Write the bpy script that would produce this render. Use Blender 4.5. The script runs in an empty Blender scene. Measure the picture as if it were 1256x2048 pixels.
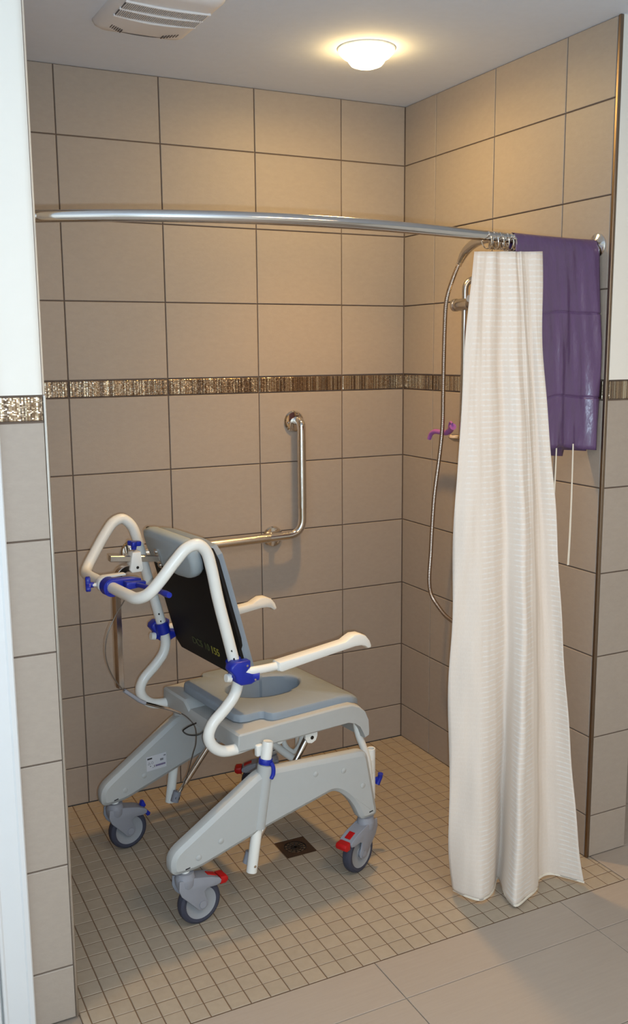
import bpy, bmesh, math, random
from mathutils import Vector, Matrix
random.seed(7)
SC = bpy.context.scene
COL = SC.collection

# ------------------------------------------------------------------ camera
CAM_POS = Vector((-1.9704, -3.1670, 1.5475))
F_PX = 1917.15
cam_data = bpy.data.cameras.new('camera')
cam_data.sensor_fit = 'HORIZONTAL'
cam_data.sensor_width = 36.0
cam_data.lens = 36.0 * F_PX / 1256.0
cam_data.clip_start = 0.02
cam = bpy.data.objects.new('camera', cam_data)
COL.objects.link(cam)
yaw, pit, rol = 0.4633, -0.1652, -0.0081
fwd = Vector((math.sin(yaw) * math.cos(pit), math.cos(yaw) * math.cos(pit), math.sin(pit)))
r0 = Vector((math.cos(yaw), -math.sin(yaw), 0))
u0 = r0.cross(fwd)
rt = math.cos(rol) * r0 + math.sin(rol) * u0
upv = -math.sin(rol) * r0 + math.cos(rol) * u0
M = Matrix((rt, upv, -fwd)).transposed().to_4x4()
M.translation = CAM_POS
cam.matrix_world = M
SC.camera = cam

# ------------------------------------------------------------------ world, exposure, lights
SC.view_settings.view_transform = 'Standard'
SC.view_settings.look = 'None'
SC.view_settings.exposure = 0.0
SC.view_settings.gamma = 1.0
SC.view_settings.use_curve_mapping = False
world = bpy.data.worlds.new('world')
SC.world = world
world.use_nodes = True
world.node_tree.nodes['Background'].inputs[0].default_value = (0.9, 0.95, 1.0, 1)
world.node_tree.nodes['Background'].inputs[1].default_value = 0.02


def lamp(name, typ, loc, energy, color, **kw):
    d = bpy.data.lights.new(name, typ)
    d.energy = energy
    d.color = color
    for k, v in kw.items():
        setattr(d, k, v)
    o = bpy.data.objects.new(name, d)
    o.location = loc
    COL.objects.link(o)
    return o


# the camera's flash, a little to the right of and below the lens
flash_pos = CAM_POS + rt * 0.022 - upv * 0.030 + fwd * 0.02
lamp('camera_flash', 'POINT', flash_pos, 82.0, (0.63, 0.80, 0.96), shadow_soft_size=0.008)
# the bathroom's own ceiling light, behind and to the right of the camera
lamp('bathroom_light', 'AREA', (-0.5, -2.7, 2.40), 19.0, (1.0, 0.69, 0.37), size=0.7)
# the shower's recessed light: a wide wash and a narrower core
lamp('shower_light', 'AREA', (-0.470, -0.536, 2.374), 4.0, (1.0, 0.64, 0.20), shape='DISK', size=0.09)
lamp('shower_light_core', 'SPOT', (-0.470, -0.536, 2.374), 57.0, (1.0, 0.53, 0.15), shadow_soft_size=0.045,
     spot_size=math.radians(100), spot_blend=1.0)


# ------------------------------------------------------------------ materials
def s2l(c):
    return tuple((x / 12.92 if x <= 0.04045 else ((x + 0.055) / 1.055) ** 2.4) for x in [v / 255.0 for v in c])


def mat(name, rgb, rough=0.5, metal=0.0, spec=0.5, coat=0.0, noise=0.0, nscale=60.0, bump=0.0, bscale=200.0,
        stretch=(1, 1, 1), per_obj=0.0, trans=0.0, bdist=0.001):
    m = bpy.data.materials.new(name)
    m.use_nodes = True
    nt = m.node_tree
    b = nt.nodes['Principled BSDF']
    lin = s2l(rgb)
    b.inputs['Base Color'].default_value = (*lin, 1)
    b.inputs['Roughness'].default_value = rough
    b.inputs['Metallic'].default_value = metal
    b.inputs['Specular IOR Level'].default_value = spec
    b.inputs['Coat Weight'].default_value = coat
    b.inputs['Coat Roughness'].default_value = 0.08
    tc = nt.nodes.new('ShaderNodeTexCoord')
    mp = nt.nodes.new('ShaderNodeMapping')
    mp.inputs['Scale'].default_value = stretch
    nt.links.new(tc.outputs['Object'], mp.inputs['Vector'])
    src = mp.outputs['Vector']
    if per_obj:
        oi = nt.nodes.new('ShaderNodeObjectInfo')
        mul = nt.nodes.new('ShaderNodeMath'); mul.operation = 'MULTIPLY'; mul.inputs[1].default_value = 37.0
        nt.links.new(oi.outputs['Random'], mul.inputs[0])
        add = nt.nodes.new('ShaderNodeVectorMath'); add.operation = 'ADD'
        nt.links.new(src, add.inputs[0]); nt.links.new(mul.outputs[0], add.inputs[1])
        src = add.outputs[0]
    col = None
    if noise:
        n = nt.nodes.new('ShaderNodeTexNoise')
        n.inputs['Scale'].default_value = nscale
        n.inputs['Detail'].default_value = 6.0
        n.inputs['Roughness'].default_value = 0.65
        nt.links.new(src, n.inputs['Vector'])
        mr = nt.nodes.new('ShaderNodeMapRange')
        mr.inputs['From Min'].default_value = 0.25; mr.inputs['From Max'].default_value = 0.75
        mr.inputs['To Min'].default_value = 1 - noise; mr.inputs['To Max'].default_value = 1 + noise
        nt.links.new(n.outputs['Fac'], mr.inputs['Value'])
        val = mr.outputs['Result']
        if per_obj:
            m2 = nt.nodes.new('ShaderNodeMapRange')
            m2.inputs['To Min'].default_value = 1 - per_obj; m2.inputs['To Max'].default_value = 1 + per_obj
            nt.links.new(oi.outputs['Random'], m2.inputs['Value'])
            mm = nt.nodes.new('ShaderNodeMath'); mm.operation = 'MULTIPLY'
            nt.links.new(val, mm.inputs[0]); nt.links.new(m2.outputs['Result'], mm.inputs[1])
            val = mm.outputs[0]
        vm = nt.nodes.new('ShaderNodeVectorMath'); vm.operation = 'SCALE'
        vm.inputs[0].default_value = lin
        nt.links.new(val, vm.inputs['Scale'])
        nt.links.new(vm.outputs[0], b.inputs['Base Color'])
    if bump:
        n2 = nt.nodes.new('ShaderNodeTexNoise')
        n2.inputs['Scale'].default_value = bscale
        n2.inputs['Detail'].default_value = 4.0
        nt.links.new(src, n2.inputs['Vector'])
        bp = nt.nodes.new('ShaderNodeBump')
        bp.inputs['Strength'].default_value = bump
        bp.inputs['Distance'].default_value = bdist
        nt.links.new(n2.outputs['Fac'], bp.inputs['Height'])
        nt.links.new(bp.outputs['Normal'], b.inputs['Normal'])
    if trans:
        tr = nt.nodes.new('ShaderNodeBsdfTranslucent')
        tr.inputs['Color'].default_value = (*lin, 1)
        mx = nt.nodes.new('ShaderNodeMixShader')
        mx.inputs[0].default_value = trans
        out = nt.nodes['Material Output']
        nt.links.new(b.outputs[0], mx.inputs[1]); nt.links.new(tr.outputs[0], mx.inputs[2])
        nt.links.new(mx.outputs[0], out.inputs['Surface'])
    return m


M_TILE = mat('wall_tile', (169, 157, 145), rough=0.5, spec=0.35, noise=0.045, nscale=60, bump=0.25, bscale=260, stretch=(0.7, 1.3, 1), per_obj=0.02)
M_GROUT = mat('grout', (114, 99, 88), rough=0.95, spec=0.1, noise=0.08, nscale=90)
M_FGROUT = mat('floor_grout', (112, 92, 74), rough=0.95, spec=0.1, noise=0.12, nscale=40)
M_MOSAIC = mat('mosaic_tile', (160, 149, 133), rough=0.6, spec=0.3, noise=0.07, nscale=40, bump=0.2, bscale=160, per_obj=0.035)
M_FLOOR = mat('floor_tile', (162, 151, 140), rough=0.5, spec=0.3, noise=0.045, nscale=30, stretch=(0.35, 5, 1), bump=0.15, bscale=120, per_obj=0.01)
M_RGROUT = mat('room_floor_grout', (150, 138, 126), rough=0.9, spec=0.1, noise=0.05, nscale=60)
M_PAINT = mat('wall_paint', (235, 232, 224), rough=0.7, spec=0.2, noise=0.012, nscale=12, bump=0.08, bscale=300)
M_CEIL = mat('ceiling_paint', (226, 233, 244), rough=0.9, spec=0.1, noise=0.02, nscale=30, bump=0.2, bscale=180)
M_CASING = mat('casing_paint', (224, 226, 227), rough=0.35, spec=0.4, noise=0.008, nscale=20)
M_CHROME = mat('chrome', (225, 222, 218), rough=0.09, metal=1.0)
M_SATIN = mat('satin_steel', (200, 196, 190), rough=0.26, metal=1.0, noise=0.04, nscale=90)
M_KNURL = mat('knurled_steel', (215, 212, 206), rough=0.16, metal=1.0, bump=0.5, bscale=500, bdist=0.001)
M_ROD = mat('rod_metal', (205, 202, 200), rough=0.12, metal=1.0)
M_STEM = mat('dark_chrome', (204, 194, 186), rough=0.14, metal=1.0)
M_TRIM = mat('edge_trim_metal', (140, 122, 104), rough=0.4, metal=1.0, noise=0.03)
M_WHITE = mat('white_powder_coat', (233, 234, 229), rough=0.3, spec=0.45, noise=0.015, nscale=14)
M_SHELL = mat('seat_shell_plastic', (178, 181, 180), rough=0.5, spec=0.35, noise=0.02, nscale=30, bump=0.08, bscale=500)
M_FRAMEP = mat('side_frame_plastic', (180, 184, 184), rough=0.48, spec=0.35, noise=0.015, nscale=30)
M_PAD = mat('grey_pu_foam', (139, 151, 163), rough=0.6, spec=0.3, noise=0.025, nscale=50, bump=0.1, bscale=600)
M_HEAD = mat('headrest_foam', (166, 178, 184), rough=0.6, spec=0.3, noise=0.02, nscale=50, bump=0.1, bscale=600)
M_BLACK = mat('black_back_cover', (20, 18, 18), rough=0.65, spec=0.25, noise=0.1, nscale=80)
M_BLUE = mat('blue_plastic', (26, 44, 160), rough=0.35, spec=0.45, noise=0.03, nscale=40)
M_RED = mat('red_plastic', (178, 18, 20), rough=0.4, spec=0.4, noise=0.03, nscale=40)
M_CASTER = mat('caster_grey_plastic', (142, 145, 154), rough=0.5, spec=0.35, noise=0.02, nscale=40)
M_DISC = mat('wheel_disc_grey', (146, 149, 154), rough=0.5, spec=0.3, noise=0.02, nscale=40)
M_TYRE = mat('tyre_rubber', (62, 64, 78), rough=0.6, spec=0.3, noise=0.05, nscale=60)
M_DARK = mat('dark_metal', (60, 58, 56), rough=0.35, metal=0.8, noise=0.05)
M_CABLE = mat('dark_cable', (112, 104, 96), rough=0.4, metal=0.5, noise=0.05)
M_INK = mat('yellow_ink', (150, 144, 50), rough=0.6, noise=0.3, nscale=120)
M_INKF = mat('faded_ink', (70, 76, 40), rough=0.6, noise=0.3, nscale=120)
M_PRINT = mat('black_print', (40, 38, 44), rough=0.6, noise=0.05)
M_PRINTP = mat('purple_print', (92, 74, 120), rough=0.6, noise=0.1, nscale=80)
M_STICK = mat('sticker_paper', (206, 208, 214), rough=0.5, noise=0.02)
M_VENT = mat('vent_plastic', (234, 231, 230), rough=0.5, noise=0.01)
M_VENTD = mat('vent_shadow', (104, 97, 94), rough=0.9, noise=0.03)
M_DRAIN = mat('drain_bronze', (96, 78, 66), rough=0.45, metal=0.85, noise=0.1, nscale=70)
M_APRON = mat('purple_plastic_sheet', (100, 74, 118), rough=0.30, spec=0.8, coat=0.3, noise=0.10, nscale=14, bump=0.6, bscale=22, stretch=(1.6, 1.6, 0.7), trans=0.15, bdist=0.008)
M_TIE = mat('white_ribbon', (232, 226, 212), rough=0.7, noise=0.03)
M_LILAC = mat('lilac_plastic', (178, 112, 200), rough=0.4, noise=0.06, nscale=60, trans=0.2)
M_SOAP = mat('soap', (205, 190, 170), rough=0.5, noise=0.02)


def liner_material():
    m = bpy.data.materials.new('glass_strip_liner')
    m.use_nodes = True
    nt = m.node_tree
    N, L = nt.nodes.new, nt.links.new
    b = nt.nodes['Principled BSDF']
    uv = N('ShaderNodeUVMap'); uv.uv_map = 'UVMap'
    sp = N('ShaderNodeSeparateXYZ'); L(uv.outputs[0], sp.inputs[0])
    a = N('ShaderNodeMath'); a.operation = 'MULTIPLY'; a.inputs[1].default_value = 300.0   # strips per metre
    L(sp.outputs[0], a.inputs[0])
    fl = N('ShaderNodeMath'); fl.operation = 'FLOOR'; L(a.outputs[0], fl.inputs[0])
    wn = N('ShaderNodeTexWhiteNoise'); wn.noise_dimensions = '1D'; L(fl.outputs[0], wn.inputs['W'])
    cr = N('ShaderNodeValToRGB')
    e = cr.color_ramp.elements
    e[0].position = 0.0; e[0].color = (*s2l((116, 99, 83)), 1)
    e[1].position = 1.0; e[1].color = (*s2l((231, 224, 211)), 1)
    for p, c in ((0.3, (150, 127, 102)), (0.55, (173, 151, 124)), (0.78, (184, 173, 152)), (0.9, (207, 195, 171))):
        x = e.new(p); x.color = (*s2l(c), 1)
    cr.color_ramp.interpolation = 'CONSTANT'
    L(wn.outputs['Value'], cr.inputs[0])
    L(cr.outputs[0], b.inputs['Base Color'])
    b.inputs['Roughness'].default_value = 0.27
    b.inputs['Metallic'].default_value = 0.9
    b.inputs['Coat Weight'].default_value = 0.6
    b.inputs['Coat Roughness'].default_value = 0.1
    # little facets, each strip broken along its length
    c1 = N('ShaderNodeCombineXYZ')
    v = N('ShaderNodeMath'); v.operation = 'MULTIPLY'; v.inputs[1].default_value = 420.0; L(sp.outputs[1], v.inputs[0])
    fv = N('ShaderNodeMath'); fv.operation = 'FLOOR'; L(v.outputs[0], fv.inputs[0])
    L(fl.outputs[0], c1.inputs[0]); L(fv.outputs[0], c1.inputs[1])
    w2 = N('ShaderNodeTexWhiteNoise'); w2.noise_dimensions = '2D'; L(c1.outputs[0], w2.inputs['Vector'])
    geo = N('ShaderNodeNewGeometry')
    sub = N('ShaderNodeVectorMath'); sub.operation = 'SUBTRACT'; L(w2.outputs['Color'], sub.inputs[0]); sub.inputs[1].default_value = (0.5, 0.5, 0.5)
    sc = N('ShaderNodeVectorMath'); sc.operation = 'SCALE'; sc.inputs['Scale'].default_value = 0.36; L(sub.outputs[0], sc.inputs[0])
    ad = N('ShaderNodeVectorMath'); ad.operation = 'ADD'; L(sc.outputs[0], ad.inputs[0]); L(geo.outputs['Normal'], ad.inputs[1])
    nm = N('ShaderNodeVectorMath'); nm.operation = 'NORMALIZE'; L(ad.outputs[0], nm.inputs[0])
    L(nm.outputs[0], b.inputs['Normal']); L(nm.outputs[0], b.inputs['Coat Normal'])
    return m


def curtain_material():
    m = bpy.data.materials.new('cream_voile')
    m.use_nodes = True
    nt = m.node_tree
    N, L = nt.nodes.new, nt.links.new
    b = nt.nodes['Principled BSDF']
    uv = N('ShaderNodeUVMap'); uv.uv_map = 'UVMap'
    sp = N('ShaderNodeSeparateXYZ'); L(uv.outputs[0], sp.inputs[0])

    def math_(op, x, y=None):
        n = N('ShaderNodeMath'); n.operation = op
        for i, t in enumerate((x, y)):
            if t is None: continue
            if isinstance(t, (int, float)): n.inputs[i].default_value = t
            else: L(t, n.inputs[i])
        return n.outputs[0]
    u, v = sp.outputs[0], sp.outputs[1]
    # wide columns of woven dashes, plain cloth between them
    at = N('ShaderNodeAttribute'); at.attribute_name = 'woven'
    incol = at.outputs['Fac']
    row = math_('MULTIPLY', v, 1 / 0.0145)
    rf = math_('FRACT', row)
    ri = math_('FLOOR', row)
    w = N('ShaderNodeCombineXYZ'); L(math_('FLOOR', math_('MULTIPLY', u, 1 / 0.0105)), w.inputs[0]); L(ri, w.inputs[1])
    wn = N('ShaderNodeTexWhiteNoise'); wn.noise_dimensions = '2D'; L(w.outputs[0], wn.inputs['Vector'])
    tri = math_('ABSOLUTE', math_('SUBTRACT', math_('MULTIPLY', rf, 2.0), 1.0))
    line = N('ShaderNodeMapRange'); line.inputs['From Min'].default_value = 0.55; line.inputs['From Max'].default_value = 0.95; L(tri, line.inputs[0])
    dash = math_('MULTIPLY', line.outputs[0], incol)
    wf = N('ShaderNodeMapRange'); wf.inputs['From Min'].default_value = 0.10; wf.inputs['From Max'].default_value = 0.45; wf.inputs['To Min'].default_value = 0.15; wf.inputs['To Max'].default_value = 0.75; L(wn.outputs['Value'], wf.inputs[0])
    dash = math_('MULTIPLY', dash, wf.outputs[0])
    mx = N('ShaderNodeMix'); mx.data_type = 'RGBA'
    mx.inputs['A'].default_value = (*s2l((240, 230, 219)), 1)
    mx.inputs['B'].default_value = (*s2l((250, 250, 248)), 1)
    L(dash, mx.inputs['Factor'])
    n = N('ShaderNodeTexNoise'); n.inputs['Scale'].default_value = 400; n.inputs['Detail'].default_value = 3
    mpg = N('ShaderNodeMapping'); mpg.inputs['Scale'].default_value = (1, 0.25, 1); L(uv.outputs[0], mpg.inputs[0]); L(mpg.outputs[0], n.inputs['Vector'])
    mr = N('ShaderNodeMapRange'); mr.inputs['To Min'].default_value = 0.93; mr.inputs['To Max'].default_value = 1.05; L(n.outputs['Fac'], mr.inputs[0])
    vs = N('ShaderNodeVectorMath'); vs.operation = 'SCALE'; L(mx.outputs['Result'], vs.inputs[0]); L(mr.outputs[0], vs.inputs['Scale'])
    L(vs.outputs[0], b.inputs['Base Color'])
    rr = N('ShaderNodeMapRange'); rr.inputs['To Min'].default_value = 0.75; rr.inputs['To Max'].default_value = 0.22; L(dash, rr.inputs[0])
    L(rr.outputs[0], b.inputs['Roughness'])
    b.inputs['Specular IOR Level'].default_value = 0.4
    bp = N('ShaderNodeBump'); bp.inputs['Strength'].default_value = 0.4; bp.inputs['Distance'].default_value = 0.001
    L(math_('ADD', dash, math_('MULTIPLY', n.outputs['Fac'], 0.6)), bp.inputs['Height']); L(bp.outputs[0], b.inputs['Normal'])
    tr = N('ShaderNodeBsdfTranslucent'); L(vs.outputs[0], tr.inputs['Color'])
    ms = N('ShaderNodeMixShader'); ms.inputs[0].default_value = 0.17
    L(b.outputs[0], ms.inputs[1]); L(tr.outputs[0], ms.inputs[2])
    L(ms.outputs[0], nt.nodes['Material Output'].inputs['Surface'])
    return m


def hose_material():
    m = mat('ribbed_hose', (172, 156, 142), rough=0.24, metal=1.0)
    nt = m.node_tree
    uv = nt.nodes.new('ShaderNodeUVMap'); uv.uv_map = 'UVMap'
    wv = nt.nodes.new('ShaderNodeTexWave'); wv.bands_direction = 'Y'; wv.inputs['Scale'].default_value = 70.0
    nt.links.new(uv.outputs[0], wv.inputs['Vector'])
    bp = nt.nodes.new('ShaderNodeBump'); bp.inputs['Strength'].default_value = 0.5; bp.inputs['Distance'].default_value = 0.0015
    nt.links.new(wv.outputs['Fac'], bp.inputs['Height'])
    nt.links.new(bp.outputs[0], nt.nodes['Principled BSDF'].inputs['Normal'])
    return m


def glow_material():
    m = bpy.data.materials.new('lit_opal_glass')
    m.use_nodes = True
    b = m.node_tree.nodes['Principled BSDF']
    b.inputs['Base Color'].default_value = (0.9, 0.85, 0.75, 1)
    b.inputs['Emission Color'].default_value = (1.0, 0.68, 0.28, 1)
    b.inputs['Emission Strength'].default_value = 36.0
    return m


M_LINER = liner_material()
M_CURTAIN = curtain_material()
M_HOSE = hose_material()
M_GLOW = glow_material()


# ------------------------------------------------------------------ mesh helpers
def catmull(pts, n=8, closed=False):
    P = [Vector(p) for p in pts]
    out = []
    m = len(P)
    segs = m if closed else m - 1
    for i in range(segs):
        p1, p2 = P[i], P[(i + 1) % m]
        p0 = P[i - 1] if (i > 0 or closed) else p1 + (p1 - p2)
        p3 = P[(i + 2) % m] if (i + 2 < m or closed) else p2 + (p2 - p1)
        d = max((p2 - p1).length, 1e-9) ** .5
        a = max((p1 - p0).length, 1e-9) ** .5
        c = max((p3 - p2).length, 1e-9) ** .5
        m1 = (p2 - p1) + d * ((p1 - p0) / a - (p2 - p0) / (a + d))
        m2 = (p2 - p1) + d * ((p3 - p2) / c - (p3 - p1) / (c + d))
        for j in range(n):
            t = j / n
            t2, t3 = t * t, t * t * t
            out.append((2 * t3 - 3 * t2 + 1) * p1 + (t3 - 2 * t2 + t) * m1 + (-2 * t3 + 3 * t2) * p2 + (t3 - t2) * m2)
    if not closed:
        out.append(P[-1])
    return out


def arc_path(pts, rad, n=6):
    """polyline with its inner corners rounded to the radius"""
    P = [Vector(p) for p in pts]
    out = [P[0]]
    for i in range(1, len(P) - 1):
        r = rad[i - 1] if isinstance(rad, (list, tuple)) else rad
        a, b, c = P[i - 1], P[i], P[i + 1]
        d1, d2 = (a - b), (c - b)
        k = min(r, d1.length * .48, d2.length * .48)
        s, e = b + d1.normalized() * k, b + d2.normalized() * k
        for j in range(n + 1):
            t = j / n
            out.append((1 - t) ** 2 * s + 2 * t * (1 - t) * b + t * t * e)
    out.append(P[-1])
    return out


class MB:
    def __init__(s):
        s.b = bmesh.new()
        s.uv = None

    def box(s, c, d, rot=None):
        c = Vector(c)
        R = rot.to_3x3() if rot is not None else Matrix.Identity(3)
        vs = [s.b.verts.new(c + R @ Vector((x * d[0] / 2, y * d[1] / 2, z * d[2] / 2))) for x in (-1, 1) for y in (-1, 1) for z in (-1, 1)]
        for f in ((0, 1, 3, 2), (4, 6, 7, 5), (0, 4, 5, 1), (2, 3, 7, 6), (0, 2, 6, 4), (1, 5, 7, 3)):
            s.b.faces.new([vs[i] for i in f])
        return s

    def ring_loft(s, rings, cap=True, closed=False):
        V = [[s.b.verts.new(p) for p in r] for r in rings]
        n = len(V[0])
        m = len(V)
        for i in range(m if closed else m - 1):
            a, b = V[i], V[(i + 1) % m]
            for j in range(n):
                k = (j + 1) % n
                s.b.faces.new((a[j], a[k], b[k], b[j]))
        if cap and not closed:
            s.b.faces.new(V[0][::-1]); s.b.faces.new(V[-1])
        return s

    def tube(s, path, r, seg=12, closed=False, square=None, cap=True, uv=False):
        P = [Vector(p) for p in path]
        n = len(P)
        T = []
        for i in range(n):
            a = P[i - 1] if (i > 0 or closed) else P[i]
            c = P[(i + 1) % n] if (i < n - 1 or closed) else P[i]
            T.append((c - a).normalized())
        ref = Vector((0, 0, 1)) if abs(T[0].z) < .9 else Vector((1, 0, 0))
        N = (ref - T[0] * ref.dot(T[0])).normalized()
        rings = []
        ln = 0.0
        for i in range(n):
            if i:
                q = T[i - 1].rotation_difference(T[i])
                N = (q @ N)
                N = (N - T[i] * N.dot(T[i])).normalized()
                ln += (P[i] - P[i - 1]).length
            B = T[i].cross(N)
            rr = r[i] if isinstance(r, (list, tuple)) else r
            if square:
                w, h = square
                rings.append([P[i] + N * x * w + B * y * h for x, y in ((-.8, -1), (.8, -1), (1, -.8), (1, .8), (.8, 1), (-.8, 1), (-1, .8), (-1, -.8))])
            else:
                rings.append([P[i] + (N * math.cos(2 * math.pi * j / seg) + B * math.sin(2 * math.pi * j / seg)) * rr for j in range(seg)])
        if not uv:
            return s.ring_loft(rings, cap=cap, closed=closed)
        lay = s.b.loops.layers.uv.new('UVMap')
        V = [[s.b.verts.new(p) for p in rg] for rg in rings]
        lens = [0.0]
        for i in range(1, n):
            lens.append(lens[-1] + (P[i] - P[i - 1]).length)
        for i in range(n - 1):
            for j in range(seg):
                k = (j + 1) % seg
                f = s.b.faces.new((V[i][j], V[i][k], V[i + 1][k], V[i + 1][j]))
                for l, w in zip(f.loops, ((j, i), (j + 1, i), (j + 1, i + 1), (j, i + 1))):
                    l[lay].uv = (w[0] / seg, lens[w[1]])
        return s

    def cyl(s, p0, p1, r, r1=None, seg=20):
        p0, p1 = Vector(p0), Vector(p1)
        return s.tube([p0, p1], [r, r if r1 is None else r1], seg=seg)

    def lathe(s, c, axis, prof, seg=28, cap=True, closed=False):
        """prof: list of (radius, distance along the axis)"""
        c, axis = Vector(c), Vector(axis).normalized()
        ref = Vector((0, 0, 1)) if abs(axis.z) < .9 else Vector((1, 0, 0))
        a = (ref - axis * ref.dot(axis)).normalized()
        b = axis.cross(a)
        rings = [[c + axis * h + (a * math.cos(2 * math.pi * j / seg) + b * math.sin(2 * math.pi * j / seg)) * max(r, 1e-5) for j in range(seg)] for r, h in prof]
        return s.ring_loft(rings, cap=cap, closed=closed)

    def prism(s, poly, fn, t0, t1, inset=0.0, dep=0.0, crisp=False):
        """poly in 2-D, fn(a,b,t) -> point; optional chamfer: inset of the outline over depth dep on both faces"""
        def off(poly, d):
            n = len(poly)
            area = sum(poly[i][0] * poly[(i + 1) % n][1] - poly[(i + 1) % n][0] * poly[i][1] for i in range(n))
            sg = 1 if area > 0 else -1
            out = []
            for i in range(n):
                a, b, c = Vector(poly[i - 1]), Vector(poly[i]), Vector(poly[(i + 1) % n])
                e1, e2 = (b - a).normalized(), (c - b).normalized()
                n1, n2 = Vector((-e1.y, e1.x)) * sg, Vector((-e2.y, e2.x)) * sg
                nn = (n1 + n2)
                nn = nn / max(nn.length_squared / 2, .35)
                out.append(b + nn * d)
            return out
        levels = [(t0, 0.0), (t1, 0.0)]
        if inset:
            sgn = 1 if t1 > t0 else -1
            levels = [(t0, inset), (t0 + sgn * dep * .3, inset * .3), (t0 + sgn * dep, 0), (t1 - sgn * dep, 0), (t1 - sgn * dep * .3, inset * .3), (t1, inset)] if not crisp else [(t0, inset), (t0 + sgn * dep, inset * .12), (t0 + sgn * dep * 1.5, 0), (t1 - sgn * dep * 1.5, 0), (t1 - sgn * dep, inset * .12), (t1, inset)]
        rings = [[fn(p[0], p[1], t) for p in (off(poly, i) if i else [Vector(q) for q in poly])] for t, i in levels]
        return s.ring_loft(rings)

    def build(s, name, m, parent=None, smooth=True, angle=35, bevel=0.0, kind=None):
        bmesh.ops.recalc_face_normals(s.b, faces=s.b.faces)
        me = bpy.data.meshes.new(name)
        s.b.to_mesh(me)
        s.b.free()
        me.materials.append(m)
        if smooth and len(me.polygons):
            me.polygons.foreach_set('use_smooth', [True] * len(me.polygons))
            me.set_sharp_from_angle(angle=math.radians(angle))
        o = bpy.data.objects.new(name, me)
        COL.objects.link(o)
        if parent is not None:
            o.parent = parent
        if bevel:
            bv = o.modifiers.new('bevel', 'BEVEL')
            bv.width = bevel; bv.segments = 2; bv.limit_method = 'ANGLE'; bv.angle_limit = math.radians(40)
        if kind:
            o['kind'] = kind
        return o


def empty(name, loc=(0, 0, 0), rz=0.0):
    o = bpy.data.objects.new(name, None)
    o.empty_display_size = 0.05
    o.location = loc
    o.rotation_euler = (0, 0, rz)
    COL.objects.link(o)
    return o


def tag(o, label, cat, group=None):
    o['label'] = label; o['category'] = cat
    if group: o['group'] = group
    return o


def struct(o):
    o['kind'] = 'structure'
    return o


# tile pieces: bevelled slabs that share mesh data between alike sizes
_tiles = {}


def tile_mesh(w, h, t, m, ch=0.0014, uvo=None):
    key = (round(w, 4), round(h, 4), t, m.name, uvo)
    if key in _tiles: return _tiles[key]
    me = bpy.data.meshes.new('tile')
    V = []
    for z, i in ((0, 0), (t - ch * .7, 0), (t, ch)):
        V += [(-w / 2 + i, -h / 2 + i, z), (w / 2 - i, -h / 2 + i, z), (w / 2 - i, h / 2 - i, z), (-w / 2 + i, h / 2 - i, z)]
    Fc = [(8, 9, 10, 11)]
    for k in (0, 4):
        for j in range(4):
            Fc.append((k + j, k + (j + 1) % 4, k + 4 + (j + 1) % 4, k + 4 + j))
    me.from_pydata(V, [], Fc)
    me.materials.append(m)
    if uvo is not None:
        lay = me.uv_layers.new(name='UVMap')
        for p in me.polygons:
            for li in p.loop_indices:
                v = me.vertices[me.loops[li].vertex_index].co
                lay.data[li].uv = (v.x + uvo, v.y)
    _tiles[key] = me
    return me


def place_tile(name, parent, u0, u1, v0, v1, frame, m, t=0.006, gap=0.0040, uvo=None, jit=0.0):
    """frame = (origin, u axis, v axis); normal = u x v"""
    o_, ua, va = frame
    if u1 - u0 < gap + .004 or v1 - v0 < gap + .004: return None
    me = tile_mesh(u1 - u0 - gap, v1 - v0 - gap, t, m, uvo=uvo)
    ob = bpy.data.objects.new(name, me)
    nn = ua.cross(va)
    R = Matrix((ua, va, nn)).transposed().to_4x4()
    R.translation = o_ + ua * (u0 + u1) / 2 + va * (v0 + v1) / 2 + nn * (random.uniform(-jit, jit))
    ob.matrix_basis = R
    ob.parent = parent
    COL.objects.link(ob)
    return ob


# ------------------------------------------------------------------ the room
H = 2.433
X, Y, Z = Vector((1, 0, 0)), Vector((0, 1, 0)), Vector((0, 0, 1))
ROWS = [0.0, 0.1358, 0.3898, 0.6438, 0.8978, 1.1518, 1.4058, 1.4623, 1.7163, 1.9703, 2.2243, H]
XL, YF, T = -1.564, -1.085, 0.006      # left inner wall, front plane of the stub walls, tile thickness
SW = 0.155                             # thickness of the right stub wall


def slab(name, lo, hi, m, parent=None):
    c = [(a + b) / 2 for a, b in zip(lo, hi)]
    d = [b - a for a, b in zip(lo, hi)]
    o = MB().box(c, d).build(name, m, parent, smooth=False)
    return o


def tiled(parent, frame, cols, umap=0.0, rows=ROWS, top=None):
    for r in range(len(rows) - 1):
        if top is not None and rows[r] >= top - 1e-4: break
        band = abs(rows[r] - 1.4058) < 1e-3
        for c in range(len(cols) - 1):
            u0, u1 = cols[c], cols[c + 1]
            if band:
                place_tile('liner_tile', parent, u0, u1, rows[r], rows[r + 1], frame, M_LINER, t=0.0065, gap=0.006, uvo=round(umap + u0, 3))
            else:
                place_tile('wall_tile', parent, u0, u1, rows[r], rows[r + 1], frame, M_TILE, jit=0.0004)


# back wall (grout bed, tiles 6 mm thick whose faces lie in the plane y = 0)
wb = struct(slab('wall_back', (XL - 0.12, T - 0.0018, 0.0), (SW, T + 0.10, H), M_GROUT))
tiled(wb, (Vector((0, T, 0)), -X * -1, Z), [XL, -1.277, -0.9404, -0.6038, -0.2672, 0.0])
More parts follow.
